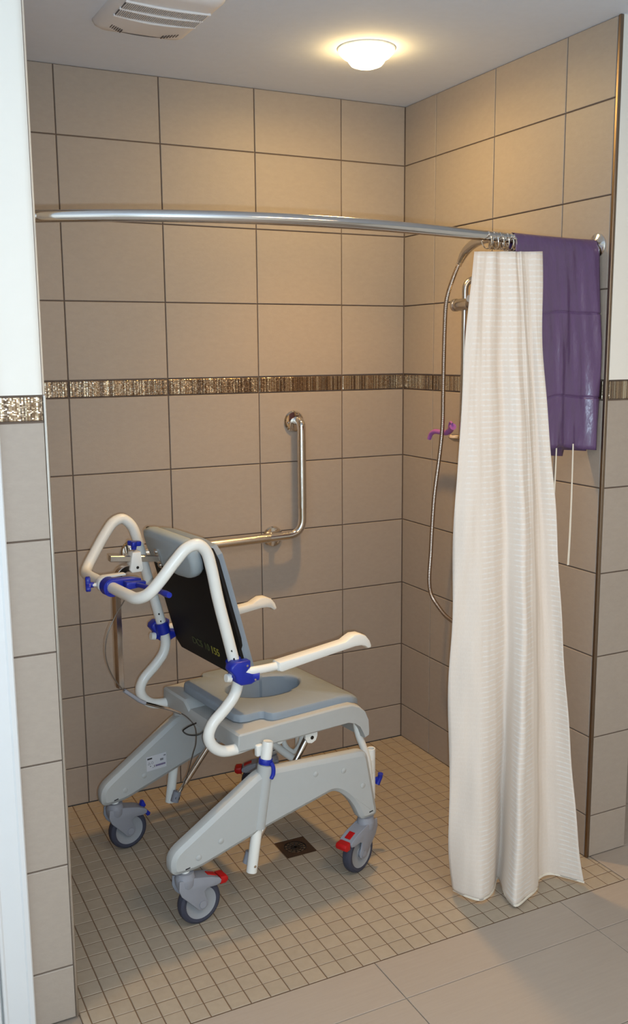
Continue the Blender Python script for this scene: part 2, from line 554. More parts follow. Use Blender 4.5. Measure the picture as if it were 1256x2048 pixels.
# right wall, a stub wall that ends at the front plane
wr = struct(slab('wall_right', (T - 0.0018, YF + T - 0.0018, 0.0), (SW, T - 0.002, H), M_GROUT))
tiled(wr, (Vector((T, 0, 0)), -Y, Z), [0.0, 0.2026, 0.5392, 0.8758, 1.0745], umap=3.1)
tiled(wr, (Vector((0, YF + T, 0)), X, Z), [0.009, SW + 0.002], umap=5.7, top=1.462)
MB().box((SW / 2 + 0.006, YF + 0.004, (1.4633 + H) / 2), (SW - 0.006, 0.012, H - 1.4633)).build('painted_plaster', M_PAINT, wr, smooth=False)
# left wall: the face towards the bathroom and the hidden inner face
wl = struct(slab('wall_left', (XL - 0.115, YF + T - 0.0018, 0.0), (XL - T + 0.0018, T - 0.002, H), M_GROUT))
tiled(wl, (Vector((XL - T, 0, 0)), Y, Z), [-1.0745, -0.8758, -0.5392, -0.2026, 0.0], umap=8.3)
tiled(wl, (Vector((0, YF + T, 0)), X, Z), [-1.70, XL - 0.0045], umap=11.9, top=1.462)
xr = XL + 0.0025
pl = [(-1.74, YF + T), (-1.74, YF - 0.001), (xr - 0.022, YF - 0.001)]
pl += [(xr - 0.022 + 0.022 * math.sin(a), YF + 0.021 - 0.022 * math.cos(a)) for a in [math.pi / 2 * k / 5 for k in range(1, 6)]]
pl += [(xr, YF + T + 0.05), (xr - 0.01, YF + T + 0.05)]
MB().prism(pl, lambda a, b, t: Vector((a, b, t)), 1.4633, H).build('painted_plaster', M_PAINT, wl)
# metal edge trims on the two tiled corners
struct(MB().box((0.0035, YF + 0.0035, H / 2), (0.0105, 0.0105, H)).build('trim_1', M_TRIM, bevel=0.002))
struct(MB().box((XL - 0.0022, YF + 0.0022, 0.7316), (0.0070, 0.0070, 1.463)).build('trim_2', M_SATIN, bevel=0.002))

# ceiling
struct(slab('ceiling', (-3.3, -4.3, H), (1.7, T + 0.10, H + 0.06), M_CEIL))
# the rest of the bathroom, outside the frame
struct(slab('wall_front', (-3.3, -4.3, 0), (1.7, -4.2, H), M_PAINT))
struct(slab('wall_far_left', (-3.3, -4.2, 0), (-3.2, YF + 0.02, H), M_PAINT))
struct(slab('wall_beside', (-3.2, YF + 0.010, 0), (XL - 0.116, YF + 0.09, H), M_PAINT))
struct(slab('wall_far_right', (1.6, -4.2, 0), (1.7, T, H), M_PAINT))
struct(slab('wall_far_back', (SW + 0.001, T - 0.002, 0), (1.7, T + 0.10, H), M_PAINT))

# door casing left of the tiled strip: a moulded board, and the door lining behind it
prof = [(-1.664, 0.004), (-1.664, -0.016), (-1.667, -0.020), (-1.676, -0.021), (-1.680, -0.018), (-1.685, -0.018), (-1.700, -0.0155),
        (-1.712, -0.0125), (-1.722, -0.0120), (-1.726, -0.0150), (-1.731, -0.0150), (-1.733, -0.010), (-1.733, 0.004)]
casing = struct(MB().prism([(a, YF + b) for a, b in prof], lambda a, b, t: Vector((a, b, t)), 0.0, 2.10).build('trim_3', M_CASING, angle=25))
lining = struct(MB().box((-1.748, YF + 0.006, 1.04), (0.022, 0.03, 2.08)).build('trim_4', M_CASING, bevel=0.002))

# floor: one slab, the mosaic of the shower and the large tiles of the room
floor = struct(slab('floor', (-3.2, -4.2, -0.06), (1.6, T, -0.0045), M_RGROUT))
MX0, MX1, MY0, MY1 = -1.561, 0.017, -1.229, -0.0005
grout = MB().box(((MX0 + MX1) / 2, (MY0 + MY1) / 2, -0.0033), (MX1 - MX0, MY1 - MY0, 0.0036)).build('mosaic_grout', M_FGROUT, floor, smooth=False)
PX = 0.0515
DX0, DX1, DY0, DY1 = -0.8205, -0.7175, -0.661, -0.558
xs = sorted({MX0, MX1} | {DX0 + PX * k for k in range(-40, 40) if MX0 + .012 < DX0 + PX * k < MX1 - .012})
ys = sorted({MY0, MY1} | {DY0 + PX * k for k in range(-40, 40) if MY0 + .012 < DY0 + PX * k < MY1 - .012})
cells = []
for i in range(len(xs) - 1):
    for j in range(len(ys) - 1):
        cx, cy = (xs[i] + xs[i + 1]) / 2, (ys[j] + ys[j + 1]) / 2
        if DX0 < cx < DX1 and DY0 < cy < DY1: continue
        d = (Vector((cx, cy, 0)) - CAM_POS).length
        hid = cy < YF and cx < XL or (cx > -0.47 and cy > -1.12 and cx - (-0.47) > (cy + 1.12) * 0.62) or cx < -1.50
        cells.append((d + (5 if hid else 0), xs[i], xs[i + 1], ys[j], ys[j + 1]))
cells.sort()
FF = (Vector((0, 0, -0.006)), X, Y)
for c in cells[:300]:
    place_tile('mosaic_tile', floor, c[1], c[2], c[3], c[4], FF, M_MOSAIC, t=0.006, gap=0.0027, jit=0.0003)
rest = MB()
for c in cells[300:]:
    g = 0.00135
    x0, x1, y0, y1 = c[1] + g, c[2] - g, c[3] + g, c[4] - g
    z0, z1, k = -0.006, 0.0 + random.uniform(-.0003, .0003), 0.0014
    V = [rest.b.verts.new(p) for p in [(x0, y0, z0), (x1, y0, z0), (x1, y1, z0), (x0, y1, z0), (x0, y0, z1 - .001), (x1, y0, z1 - .001), (x1, y1, z1 - .001), (x0, y1, z1 - .001),
                                       (x0 + k, y0 + k, z1), (x1 - k, y0 + k, z1), (x1 - k, y1 - k, z1), (x0 + k, y1 - k, z1)]]
    rest.b.faces.new(V[8:])
    for q in (0, 4):
        for j in range(4):
            rest.b.faces.new((V[q + j], V[q + (j + 1) % 4], V[q + 4 + (j + 1) % 4], V[q + 4 + j]))
rest.build('mosaic_field', M_MOSAIC, floor, smooth=False, kind='stuff')
gx = [-0.840 + 0.6085 * k for k in range(-4, 5)]
gx[0] = -3.2; gx.append(1.6)
gy = [-1.2305, -1.385] + [-1.385 - 0.3045 * k for k in range(1, 10)] + [-4.2]
gxs = sorted(x for x in gx if -3.21 < x < 1.61)
for j in range(len(gy) - 1):
    for i in range(len(gxs) - 1):
        place_tile('floor_tile', floor, gxs[i], gxs[i + 1], gy[j + 1], gy[j], FF, M_FLOOR, t=0.006, gap=0.0020, jit=0.0002)
gy2 = [0.0, -0.167, -0.4715, -0.776, -1.0805, -1.2305]
for j in range(len(gy2) - 1):
    x0 = 0.0185 if j == 4 else SW + 0.002
    for a, b in ((x0, 0.377), (0.377, 0.9855), (0.9855, 1.6)):
        place_tile('floor_tile', floor, a, b, gy2[j + 1], gy2[j], FF, M_FLOOR, t=0.006, gap=0.0020)

# ------------------------------------------------------------------ floor drain
dr = tag(empty('floor_drain', ((DX0 + DX1) / 2, (DY0 + DY1) / 2, 0)), 'square bronze floor drain with a round perforated grate under the shower chair', 'drain')
w = (DX1 - DX0) / 2 - 0.002
m = MB()
N_ = 32
sq = []
for j in range(N_):
    a = 2 * math.pi * j / N_
    c, s_ = math.cos(a), math.sin(a)
    k = w / max(abs(c), abs(s_))
    sq.append((c * k, s_ * k))
cir = [(math.cos(2 * math.pi * j / N_) * .036, math.sin(2 * math.pi * j / N_) * .036) for j in range(N_)]
m.ring_loft([[Vector((x, y, -0.006)) for x, y in sq], [Vector((x, y, 0.0005)) for x, y in sq], [Vector((x, y, 0.0005)) for x, y in cir], [Vector((x, y, -0.006)) for x, y in cir]], cap=False)
m.build('drain_plate', M_DRAIN, dr, angle=30)
MB().lathe((0, 0, -0.006), Z, [(0.036, 0), (0.036, .001)]).build('drain_well', M_VENTD, dr)
g = MB()
for rr_ in (.034, .025, .016, .007):
    g.tube([(math.cos(a) * rr_, math.sin(a) * rr_, -0.001) for a in [2 * math.pi * k / 28 for k in range(28)]], 0.0014, seg=6, closed=True)
for k in range(6):
    a = math.pi * k / 6 + .2
    g.box((0, 0, -0.0012), (0.068, 0.0032, 0.0022), Matrix.Rotation(a, 4, 'Z'))
g.build('drain_grate', M_DARK, dr)

# ------------------------------------------------------------------ ceiling light
cl = tag(empty('ceiling_light', (-0.470, -0.536, H)), 'glowing round white ceiling light with a dropped glass lens above the shower', 'light')
MB().lathe((0, 0, 0), -Z, [(0.0, 0.0), (0.086, 0.0), (0.086, 0.003), (0.082, 0.006), (0.070, 0.008), (0.0, 0.008)], 40).build('trim_ring', M_CASING, cl)
MB().lathe((0, 0, -0.0055), -Z, [(0.083, 0.0), (0.080, 0.008), (0.070, 0.018), (0.057, 0.025), (0.053, 0.033), (0.046, 0.041), (0.030, 0.047), (0.0, 0.049)], 40).build('glass_lens', M_GLOW, cl)

# ------------------------------------------------------------------ extractor fan grille
vw, vd = 0.262, 0.36
fan = tag(empty('exhaust_fan', (-1.130, -0.405 - vd / 2 - 0.01, H), 0.02), 'white square extractor fan grille with two rows of fins in the ceiling', 'fan')


def rrect(w, d, r, n=6):
    pts = []
    for cx, cy, a0 in ((w / 2 - r, d / 2 - r, 0), (-w / 2 + r, d / 2 - r, 90), (-w / 2 + r, -d / 2 + r, 180), (w / 2 - r, -d / 2 + r, 270)):
        for k in range(n + 1):
            a = math.radians(a0 + 90 * k / n)
            pts.append((cx + r * math.cos(a), cy + r * math.sin(a)))
    return pts


rings = []
for k, (sc_, z) in enumerate(((1.0, 0.0), (1.0, -0.004), (0.97, -0.013), (0.90, -0.021), (0.78, -0.025))):
    rings.append([Vector((x * sc_, y * sc_, z)) for x, y in rrect(vw, vd, 0.035)])
MB().ring_loft(rings).build('fan_cover', M_VENT, fan)
# two louvre openings: dark recess plate, fins across it, curved bars around it
for ri, (yc, hh) in enumerate(((-0.062, 0.050), (-0.002, 0.050))):
    fin = MB()
    xs_ = [-0.106 + k * 0.0052 for k in range(42)]
    dk = MB()
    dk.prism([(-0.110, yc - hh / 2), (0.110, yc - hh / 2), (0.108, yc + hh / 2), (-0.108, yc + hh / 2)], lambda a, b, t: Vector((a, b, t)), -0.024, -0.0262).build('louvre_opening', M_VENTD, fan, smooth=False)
    for x in xs_:
        fin.box((x, yc, -0.0272), (0.0022, hh, 0.0024))
    fin.build('louvre_fins', M_VENT, fan, smooth=False, kind='stuff')
for yc, sag in ((-0.089, 0.004), (-0.032, 0.008), (0.024, 0.012)):
    MB().tube(catmull([(-0.112, yc - sag * .4, -0.0258), (-0.05, yc + sag * .5, -0.0275), (0, yc + sag * .8, -0.028), (0.05, yc + sag * .5, -0.0275), (0.112, yc - sag * .4, -0.0258)], 5), 0.0034, seg=8).build('louvre_bar', M_VENT, fan)
for sx in (-1, 1):
    sl = MB()
    for k in range(6):
        sl.box((sx * (0.092 - k * 0.0068), 0.108 + 0.005 * k, -0.0235 - .0003 * k), (0.0032, 0.024, 0.004))
    sl.build('corner_slots', M_VENTD, fan, smooth=False, kind='stuff')
MB().tube(catmull([(-0.075, 0.138, -0.0225), (-0.03, 0.148, -0.0235), (0.03, 0.148, -0.0235), (0.075, 0.138, -0.0225)], 6), 0.0025, seg=8).build('edge_groove', M_VENTD, fan)

# ------------------------------------------------------------------ curved shower rod
ROD_Z = 1.838


def rod_y(x):
    return -1.0282 + x * (0.0096 + x * (-0.5294 + x * (-0.4731 + x * -0.0783)))


rod = tag(empty('shower_rod', (0, 0, 0)), 'polished bowed metal shower curtain rod spanning the alcove', 'curtain rod')
rp = [(XL + (0 - XL) * k / 48, rod_y(XL + (0 - XL) * k / 48), ROD_Z) for k in range(49)]
MB().tube(rp, 0.0132, seg=20).build('rod_tube', M_ROD, rod)
for xx, ax, yy in ((XL + 0.0005, X, rod_y(XL)), (-0.0005, -X, rod_y(0))):
    MB().lathe((xx, yy, ROD_Z), ax, [(0.0, 0), (0.034, 0.0), (0.034, 0.003), (0.030, 0.006), (0.019, 0.009), (0.0145, 0.012), (0.0, 0.012)], 32).build('rod_flange', M_CHROME, rod)

# ------------------------------------------------------------------ L-shaped grab bar
gb = tag(empty('grab_bar', (0, 0, 0)), 'L-shaped chrome grab bar with knurled grips on the back wall', 'grab bar')
by = -0.055
gpath = arc_path([(-1.090, 0.0, 0.878), (-1.090, by, 0.878), (-0.4635, by, 0.890), (-0.4635, by, 1.302), (-0.4635, 0.0, 1.302)], [0.045, 0.06, 0.045], 8)
MB().tube(gpath, 0.0155, seg=18).build('bar_tube', M_CHROME, gb)
MB().tube([(-0.4635, by, 0.985), (-0.4635, by, 1.235)], 0.0159, seg=18).build('grip', M_KNURL, gb)
MB().tube([(-1.00, by, 0.8797), (-0.595, by, 0.8875)], 0.0159, seg=18).build('grip', M_KNURL, gb)
MB().cyl((-0.560, by, 0.888), (-0.560, 0, 0.880), 0.011).build('stand_off', M_CHROME, gb)
for c in ((-1.090, -0.0005, 0.878), (-0.560, -0.0005, 0.880), (-0.4685, -0.0005, 1.300)):
    f = MB().lathe(c, -Y, [(0.0, 0), (0.039, 0.0), (0.039, 0.004), (0.034, 0.010), (0.021, 0.013), (0.0, 0.013)], 32).build('wall_flange', M_CHROME, gb)
    for a in (70, 190, 310):
        MB().lathe((c[0] + .027 * math.cos(math.radians(a)), c[1] - .009, c[2] + .027 * math.sin(math.radians(a))), -Y, [(0.0055, 0), (0.0045, .003), (0.0, .0036)], 12).build('screw', M_CHROME, f)

# ------------------------------------------------------------------ shower set on the right wall
SB_Y, SB_X = -0.482, -0.062
sb = tag(empty('slide_bar', (0, 0, 0)), 'chrome shower slide bar with sliding holder knob on the right wall, mostly behind the curtain', 'slide bar')
MB().tube(catmull([(0.0, SB_Y - .004, 1.775), (-0.035, SB_Y - .004, 1.782), (-0.058, SB_Y, 1.765), (SB_X, SB_Y, 1.72), (SB_X, SB_Y, 1.5), (SB_X, SB_Y, 1.20), (-0.055, SB_Y, 1.165), (-0.03, SB_Y, 1.15), (0, SB_Y, 1.15)], 6), 0.0105, seg=14).build('bar_tube', M_SATIN, sb)
for z in (1.775, 1.15):
    MB().lathe((-0.0005, SB_Y, z), -X, [(0, 0), (0.026, 0), (0.026, .004), (0.016, .010), (0, .010)], 24).build('wall_flange', M_SATIN, sb)
hold = MB().lathe((SB_X, SB_Y - .03, 1.700), Y, [(0, 0), (0.020, 0), (0.021, .05), (0.019, .075), (0.021, .076), (0.0215, .088), (0.017, .094), (0, .096)], 24).build('sliding_holder', M_SATIN, sb)
MB().tube([(SB_X, SB_Y - .03, 1.70), (SB_X - .03, SB_Y - .07, 1.715)], [0.017, 0.013], seg=14).build('holder_arm', M_SATIN, hold)

hs = tag(empty('hand_shower', (0, 0, 0)), 'chrome hand shower with a long ribbed metal hose hanging in a loop', 'hand shower')
hx = -0.085
hd = catmull([(hx, -0.484, 1.838), (hx, -0.500, 1.856), (hx, -0.530, 1.876), (hx - .003, -0.575, 1.889), (hx - .006, -0.635, 1.892), (hx - .01, -0.68, 1.890)], 6)
nh = len(hd)
MB().tube(hd, [0.0105 + 0.0045 * math.sin(math.pi * min(1, k / nh * 1.1)) for k in range(nh)], seg=16).build('handle', M_SATIN, hs)
MB().lathe((hx - .012, -0.700, 1.898), Vector((-0.15, -0.25, -1)), [(0, -.006), (0.014, -.004), (0.026, .008), (0.031, .026), (0.031, .034), (0.026, .037), (0, .037)], 28).build('spray_head', M_SATIN, hs)
MB().tube([(-0.0022, -0.655, 1.875), (-0.02, -0.655, 1.875), (-0.05, -0.655, 1.876), (hx, -0.655, 1.880)], [0.022, 0.020, 0.015, 0.017], seg=16).build('wall_bracket', M_SATIN, hs)
hose = catmull([(-0.086, -0.482, 1.836), (-0.094, -0.460, 1.79), (-0.100, -0.430, 1.717), (-0.100, -0.421, 1.62), (-0.100, -0.419, 1.55), (-0.100, -0.4175, 1.42), (-0.100, -0.416, 1.297), (-0.100, -0.404, 1.21), (-0.100, -0.372, 1.048), (-0.100, -0.360, 0.93),
                (-0.100, -0.354, 0.84), (-0.100, -0.346, 0.73), (-0.098, -0.357, 0.685), (-0.094, -0.395, 0.650), (-0.088, -0.455, 0.618), (-0.070, -0.535, 0.608), (-0.048, -0.585, 0.65), (-0.040, -0.600, 0.72)], 8)
MB().tube(hose, 0.0072, seg=10, uv=True).build('hose', M_HOSE, hs)
MB().cyl((hx, -0.487, 1.842), (hx, -0.474, 1.826), 0.0098, seg=14).build('hose_nut', M_CHROME, hs)
MB().lathe((-0.0022, -0.60, 0.745), -X, [(0, 0), (0.03, 0), (0.03, .005), (0.014, .008), (0.014, .05), (0, .05)], 24).build('wall_elbow', M_CHROME, hs)
MB().cyl((-0.04, -0.60, 0.745), (-0.04, -0.60, 0.715), 0.0105, seg=14).build('hose_nut', M_CHROME, hs)

MB().lathe((-0.060, -0.464, 1.243), Z, [(0.0, 0), (0.022, 0.0), (0.032, 0.006), (0.039, 0.013), (0.0405, 0.0135), (0.0385, 0.0105), (0.032, 0.0085), (0.022, 0.004), (0, 0.004)], 32).build('soap_dish', M_SATIN, sb)
soap = MB().lathe((-0.076, -0.452, 1.2500), Z, [(0.0, 0), (0.012, 0.0), (0.0165, 0.006), (0.016, 0.012), (0.011, 0.016), (0, 0.017)], 24).build('soap_bar', M_SOAP)
tag(soap, 'pale rounded bar of soap lying in the soap dish', 'soap')
lil = empty('bath_item', (0, 0, 0))
tag(lil, 'bent lilac plastic bath item resting across the soap dish beside the hose', 'bath item')
lp_ = catmull([(-0.068, -0.286, 1.238), (-0.068, -0.297, 1.256), (-0.07, -0.325, 1.2675), (-0.07, -0.36, 1.2675), (-0.07, -0.40, 1.2690), (-0.075, -0.428, 1.280), (-0.082, -0.445, 1.289), (-0.088, -0.462, 1.294)], 6)
nl = len(lp_)
MB().tube(lp_, [0.0075 + 0.004 * (k / nl) for k in range(nl)], seg=12).build('bent_handle', M_LILAC, lil)
MB().tube(catmull([(-0.076, -0.420, 1.283), (-0.082, -0.432, 1.300), (-0.088, -0.447, 1.309), (-0.092, -0.462, 1.304)], 6), [0.004] * 19, seg=8).build('loop', M_LILAC, lil)

# ------------------------------------------------------------------ shower curtain
CUR = [
 [(-0.488,-1.115,1.795),(-0.471,-1.118,1.796),(-0.443,-1.112,1.797),(-0.428,-1.120,1.797),(-0.398,-1.105,1.800),(-0.380,-1.112,1.800),(-0.360,-1.118,1.800),(-0.344,-1.110,1.801),(-0.341,-1.116,1.801),(-0.330,-1.106,1.802),(-0.308,-1.104,1.803),(-0.290,-1.112,1.803),(-0.262,-1.108,1.805)],
 [(-0.504,-1.107,1.550),(-0.482,-1.116,1.550),(-0.456,-1.116,1.550),(-0.428,-1.120,1.549),(-0.387,-1.104,1.549),(-0.372,-1.119,1.549),(-0.355,-1.130,1.549),(-0.328,-1.121,1.549),(-0.319,-1.123,1.549),(-0.301,-1.109,1.549),(-0.286,-1.106,1.549),(-0.279,-1.118,1.549),(-0.261,-1.121,1.548)],
 [(-0.516,-1.095,1.159),(-0.486,-1.112,1.159),(-0.449,-1.121,1.158),(-0.411,-1.121,1.155),(-0.364,-1.104,1.149),(-0.351,-1.130,1.151),(-0.339,-1.150,1.153),(-0.308,-1.139,1.149),(-0.290,-1.134,1.147),(-0.266,-1.113,1.143),(-0.246,-1.110,1.141),(-0.236,-1.128,1.142),(-0.221,-1.143,1.143)],
 [(-0.517,-1.082,0.744),(-0.480,-1.108,0.746),(-0.444,-1.127,0.746),(-0.397,-1.122,0.737),(-0.344,-1.103,0.724),(-0.343,-1.141,0.735),(-0.336,-1.170,0.742),(-0.301,-1.157,0.733),(-0.272,-1.145,0.725),(-0.240,-1.118,0.713),(-0.214,-1.114,0.708),(-0.195,-1.138,0.711),(-0.192,-1.165,0.719)],
 [(-0.508,-1.071,0.361),(-0.473,-1.105,0.367),(-0.442,-1.132,0.372),(-0.390,-1.122,0.356),(-0.329,-1.084,0.337),(-0.350,-1.152,0.360),(-0.352,-1.189,0.376),(-0.304,-1.174,0.359),(-0.264,-1.156,0.343),(-0.226,-1.122,0.321),(-0.194,-1.117,0.312),(-0.172,-1.147,0.319),(-0.158,-1.186,0.332)],
 [(-0.496,-1.064,0.143),(-0.470,-1.103,0.155),(-0.441,-1.135,0.164),(-0.387,-1.123,0.144),(-0.324,-1.072,0.121),(-0.354,-1.157,0.152),(-0.360,-1.198,0.174),(-0.307,-1.183,0.153),(-0.261,-1.162,0.131),(-0.220,-1.125,0.102),(-0.183,-1.119,0.090),(-0.155,-1.152,0.099),(-0.135,-1.197,0.116)],
 [(-0.480,-1.060,0.012),(-0.466,-1.102,0.012),(-0.440,-1.138,0.012),(-0.386,-1.123,0.012),(-0.325,-1.067,0.012),(-0.367,-1.161,0.012),(-0.371,-1.207,0.012),(-0.313,-1.189,0.012),(-0.259,-1.165,0.012),(-0.219,-1.126,0.012),(-0.177,-1.120,0.012),(-0.146,-1.155,0.012),(-0.117,-1.203,0.012)],
]
rows_h = [catmull(r, 6) for r in CUR]
nc = len(rows_h[0])
colsv = [catmull([rows_h[i][k] for i in range(len(CUR))], 14) for k in range(nc)]
nr = len(colsv[0])
cb = MB()
lay = cb.b.loops.layers.uv.new('UVMap')
V = []
S = [0.0]
for k in range(1, nc):
    S.append(S[-1] + (rows_h[4][k] - rows_h[4][k - 1]).length * 1.0)
rnd = [random.uniform(-1, 1) for _ in range(400)]
for i in range(nr):
    row = []
    for k in range(nc):
        p = colsv[k][i].copy()
        zf = p.z
        p.y += 0.0007 * math.sin(k * 1.9 + zf * 3) + 0.0020 * math.sin(zf * 21 + k * .35) * (0.4 + 0.6 * math.sin(k * .2) ** 2)
        # soft sideways tugs in the left panel
        if k < 14: p.y += 0.006 * math.sin(zf * 13 - k * .55) * (1 - k / 14) * (1 if zf < 1.2 else .4)
        row.append(cb.b.verts.new(p))
    V.append(row)
for i in range(nr - 1):
    for k in range(nc - 1):
        f = cb.b.faces.new((V[i][k], V[i][k + 1], V[i + 1][k + 1], V[i + 1][k]))
        for l, (a, b_) in zip(f.loops, ((i, k), (i, k + 1), (i + 1, k + 1), (i + 1, k))):
            l[lay].uv = (S[b_], colsv[b_][a].z)
cur = cb.build('shower_curtain', M_CURTAIN, None, angle=70)
wov = cur.data.attributes.new('woven', 'FLOAT', 'POINT')
vals = []
for i in range(nr):
    for k in range(nc):
        q = k / 6.0
        w_ = 0.12
        for lo_, hi_ in ((1.9, 3.9), (4.9, 7.4), (10.7, 12.0)):
            w_ = max(w_, min(1, (q - lo_) / .18, (hi_ - q) / .18))
        up_ = max(0, min(1, (colsv[k][i].z - 0.9) / .4))
        vals.append(max(w_, up_ * (0.75 if (q % 1.6) > .5 and q > .8 else .15)))
wov.data.foreach_set('value', vals)
sd = cur.modifiers.new('thick', 'SOLIDIFY'); sd.thickness = 0.0012; sd.offset = 0
tag(cur, 'cream voile shower curtain with woven dashes, gathered at the right end of the rod', 'curtain')
hem = MB()
hp = [colsv[k][nr - 1] + Vector((0, -0.0006, 0.0)) for k in range(nc)]
hem.ring_loft([[p + Vector((0, -.0012, -.002)), p + Vector((0, .0012, -.002)), p + Vector((0, .0010, .004)), p + Vector((0, -.0010, .004))] for p in hp])
hem.build('hem', M_TIE, cur)

# rings bunched at the end of the rod
RL = 'chrome curtain ring on the rod, %s from the purple apron'
ORD = ['tenth and farthest', 'ninth', 'eighth', 'seventh', 'sixth', 'fifth', 'fourth', 'third', 'second', 'first']
me_ring = None
for k in range(10):
    x = -0.436 + 0.0125 * k + (0.010 if k > 0 else 0)
    if me_ring is None:
        rb = MB()
        rb.tube([(0, 0.0175 * math.cos(a), -0.0060 + 0.0215 * math.sin(a)) for a in [2 * math.pi * j / 28 for j in range(28)]], 0.0017, seg=8, closed=True)
        ro = rb.build('curtain_ring', M_CHROME)
        me_ring = ro
        bd = MB()
        for j in range(5):
            a = math.pi / 2 + (j - 2) * .55
            bd.lathe((0, 0.0175 * math.cos(a), -0.0060 + 0.0215 * math.sin(a) - .003), Z, [(0, 0), (.003, .001), (.0042, .003), (.003, .005), (0, .006)], 10)
        rbead = bd.build('beads', M_CHROME, ro)
    else:
        ro = me_ring.copy(); COL.objects.link(ro)
        b2 = rbead.copy(); b2.parent = ro; COL.objects.link(b2)
    ro.location = (x, rod_y(x), ROD_Z - 0.0045)
    ro.rotation_euler = (random.uniform(-.15, .15), random.uniform(-.25, .25), -0.2 + random.uniform(-.5, .5))
    tag(ro, RL % ORD[k], 'curtain ring', 'rings bunched on the rod')

# ------------------------------------------------------------------ purple plastic apron over the rod
ap = empty('plastic_apron', (0, 0, 0))
tag(ap, 'shiny purple plastic apron folded over the right end of the rod', 'apron')
NX, rr2 = 56, 0.0152
SF = sorted({round(j / 44, 4) for j in range(1, 45)} | {c_ + d_ for c_ in (0.330, 0.740) for d_ in (-.012, -.006, -.003, 0, .003, .006, .012)})
ab = MB()
grid = []
for i in range(NX + 1):
    t = i / NX
    xt = -0.338 + t * (0.338 - 0.0135)
    yr = rod_y(xt)
    col = []
    zb = 1.262 + 0.030 * math.sin(t * math.pi * 1.0) * 0.4 + 0.010 * math.sin(t * 13) * (1 - t)
    if t < .5: zb -= (0.5 - t) * 0.03
    if t > .97: zb -= 0.0
    zbb = 1.285 - 0.03 * t - (0.018 if 0.55 < t < .72 else 0)
    for j in range(13):                                    # back flap, bottom to top
        s_ = j / 13
        z = zbb + (ROD_Z - zbb) * s_
        x = xt + (1 - s_) * 0.012
        col.append(Vector((x, yr + rr2 + 0.004 * math.sin(t * 17 + s_ * 2) * (1 - s_), z)))
    for j in range(7):                                     # over the rod
        a = math.pi * j / 6
        col.append(Vector((xt, yr + rr2 * math.cos(a), ROD_Z + rr2 * math.sin(a))))
    for s_ in SF:                                          # front flap, top to bottom
        z = ROD_Z - (ROD_Z - zb) * s_
        x = xt + 0.011 * min(1, s_ * 2) * max(0, t - .2)
        f_ = min(1, s_ * 2.2)
        k_ = min(1, max(0, (t - .30) / .25))
        d = k_ * (0.021 * math.exp(-((t - .95) / .10) ** 2) + 0.007 * math.exp(-((t - .55) / .08) ** 2) + 0.0030 * math.sin(t * 31 + s_ * 4.0) + 0.0018 * math.sin(t * 57 - s_ * 9))
        crease = 0.0035 * (math.exp(-((s_ - .330) / .0045) ** 2) + math.exp(-((s_ - .740) / .0045) ** 2))
        col.append(Vector((x, yr - rr2 - 0.003 * s_ - d * (.35 + .65 * f_) + crease * (.4 + .6 * k_) - .002, z)))
    grid.append([ab.b.verts.new(p) for p in col])
for i in range(NX):
    for j in range(len(grid[0]) - 1):
        ab.b.faces.new((grid[i][j], grid[i + 1][j], grid[i + 1][j + 1], grid[i][j + 1]))
sheet = ab.build('apron_sheet', M_APRON, ap, angle=75)
sd = sheet.modifiers.new('thick', 'SOLIDIFY'); sd.thickness = 0.0006; sd.offset = 0
for pts, wd in (([(-0.158, -1.068, 1.285), (-0.160, -1.069, 1.20), (-0.164, -1.07, 1.12), (-0.172, -1.072, 1.06), (-0.174, -1.072, 1.02)], 0.0034),
                ([(-0.098, -1.068, 1.285), (-0.099, -1.070, 1.18), (-0.100, -1.071, 1.08), (-0.103, -1.073, 1.00), (-0.106, -1.074, 0.935)], 0.0036)):
    P = catmull(pts, 5)
    rb = MB()
    n = len(P)
    rb.ring_loft([[p + Vector((-wd * (.6 + .4 * k / n), -.0005, 0)), p + Vector((wd * (.6 + .4 * k / n), -.0005, 0)), p + Vector((wd * (.6 + .4 * k / n), .0005, 0)), p + Vector((-wd * (.6 + .4 * k / n), .0005, 0))] for k, p in enumerate(P)])
    tie = rb.build('tie', M_TIE, ap)
    tie['label'] = 'white ribbon tie'

# ------------------------------------------------------------------ the shower chair (local axes: x forward, y to the sitter's left, z up)
chair = tag(empty('shower_chair', (-1.238, -0.612, 0), 0.1344), 'white wheeled shower commode chair with grey seat, black back and blue clamps', 'chair')

# side frames: moulded legs that splay slightly towards the front
def round_poly(pts, n=4):
    out = []
    m_ = len(pts)
    for i_ in range(m_):
        a, b, c = Vector(pts[i_ - 1][:2]), Vector(pts[i_][:2]), Vector(pts[(i_ + 1) % m_][:2])
        d1, d2 = a - b, c - b
        k = pts[i_][2]
        k1, k2 = min(k, d1.length * .48), min(k, d2.length * .48)
        p, q = b + d1.normalized() * k1, b + d2.normalized() * k2
        if k < .001: out.append((b.x, b.y)); continue
        for j_ in range(n + 1):
            t = j_ / n
            v = (1 - t) ** 2 * p + 2 * t * (1 - t) * b + t * t * q
            out.append((v.x, v.y))
    return out


SP = round_poly([(-0.058, 0.166, .022), (-0.060, 0.226, .034), (0.220, 0.400, .03), (0.574, 0.379, .024), (0.614, 0.164, .018),
                 (0.554, 0.160, .016), (0.524, 0.225, .03), (0.486, 0.264, .02), (0.456, 0.281, .018), (0.243, 0.231, .02), (0.020, 0.166, .03)])


def yfr(x, s):                                            # centre line of a side frame
    return s * (0.246 + 0.050 * x)


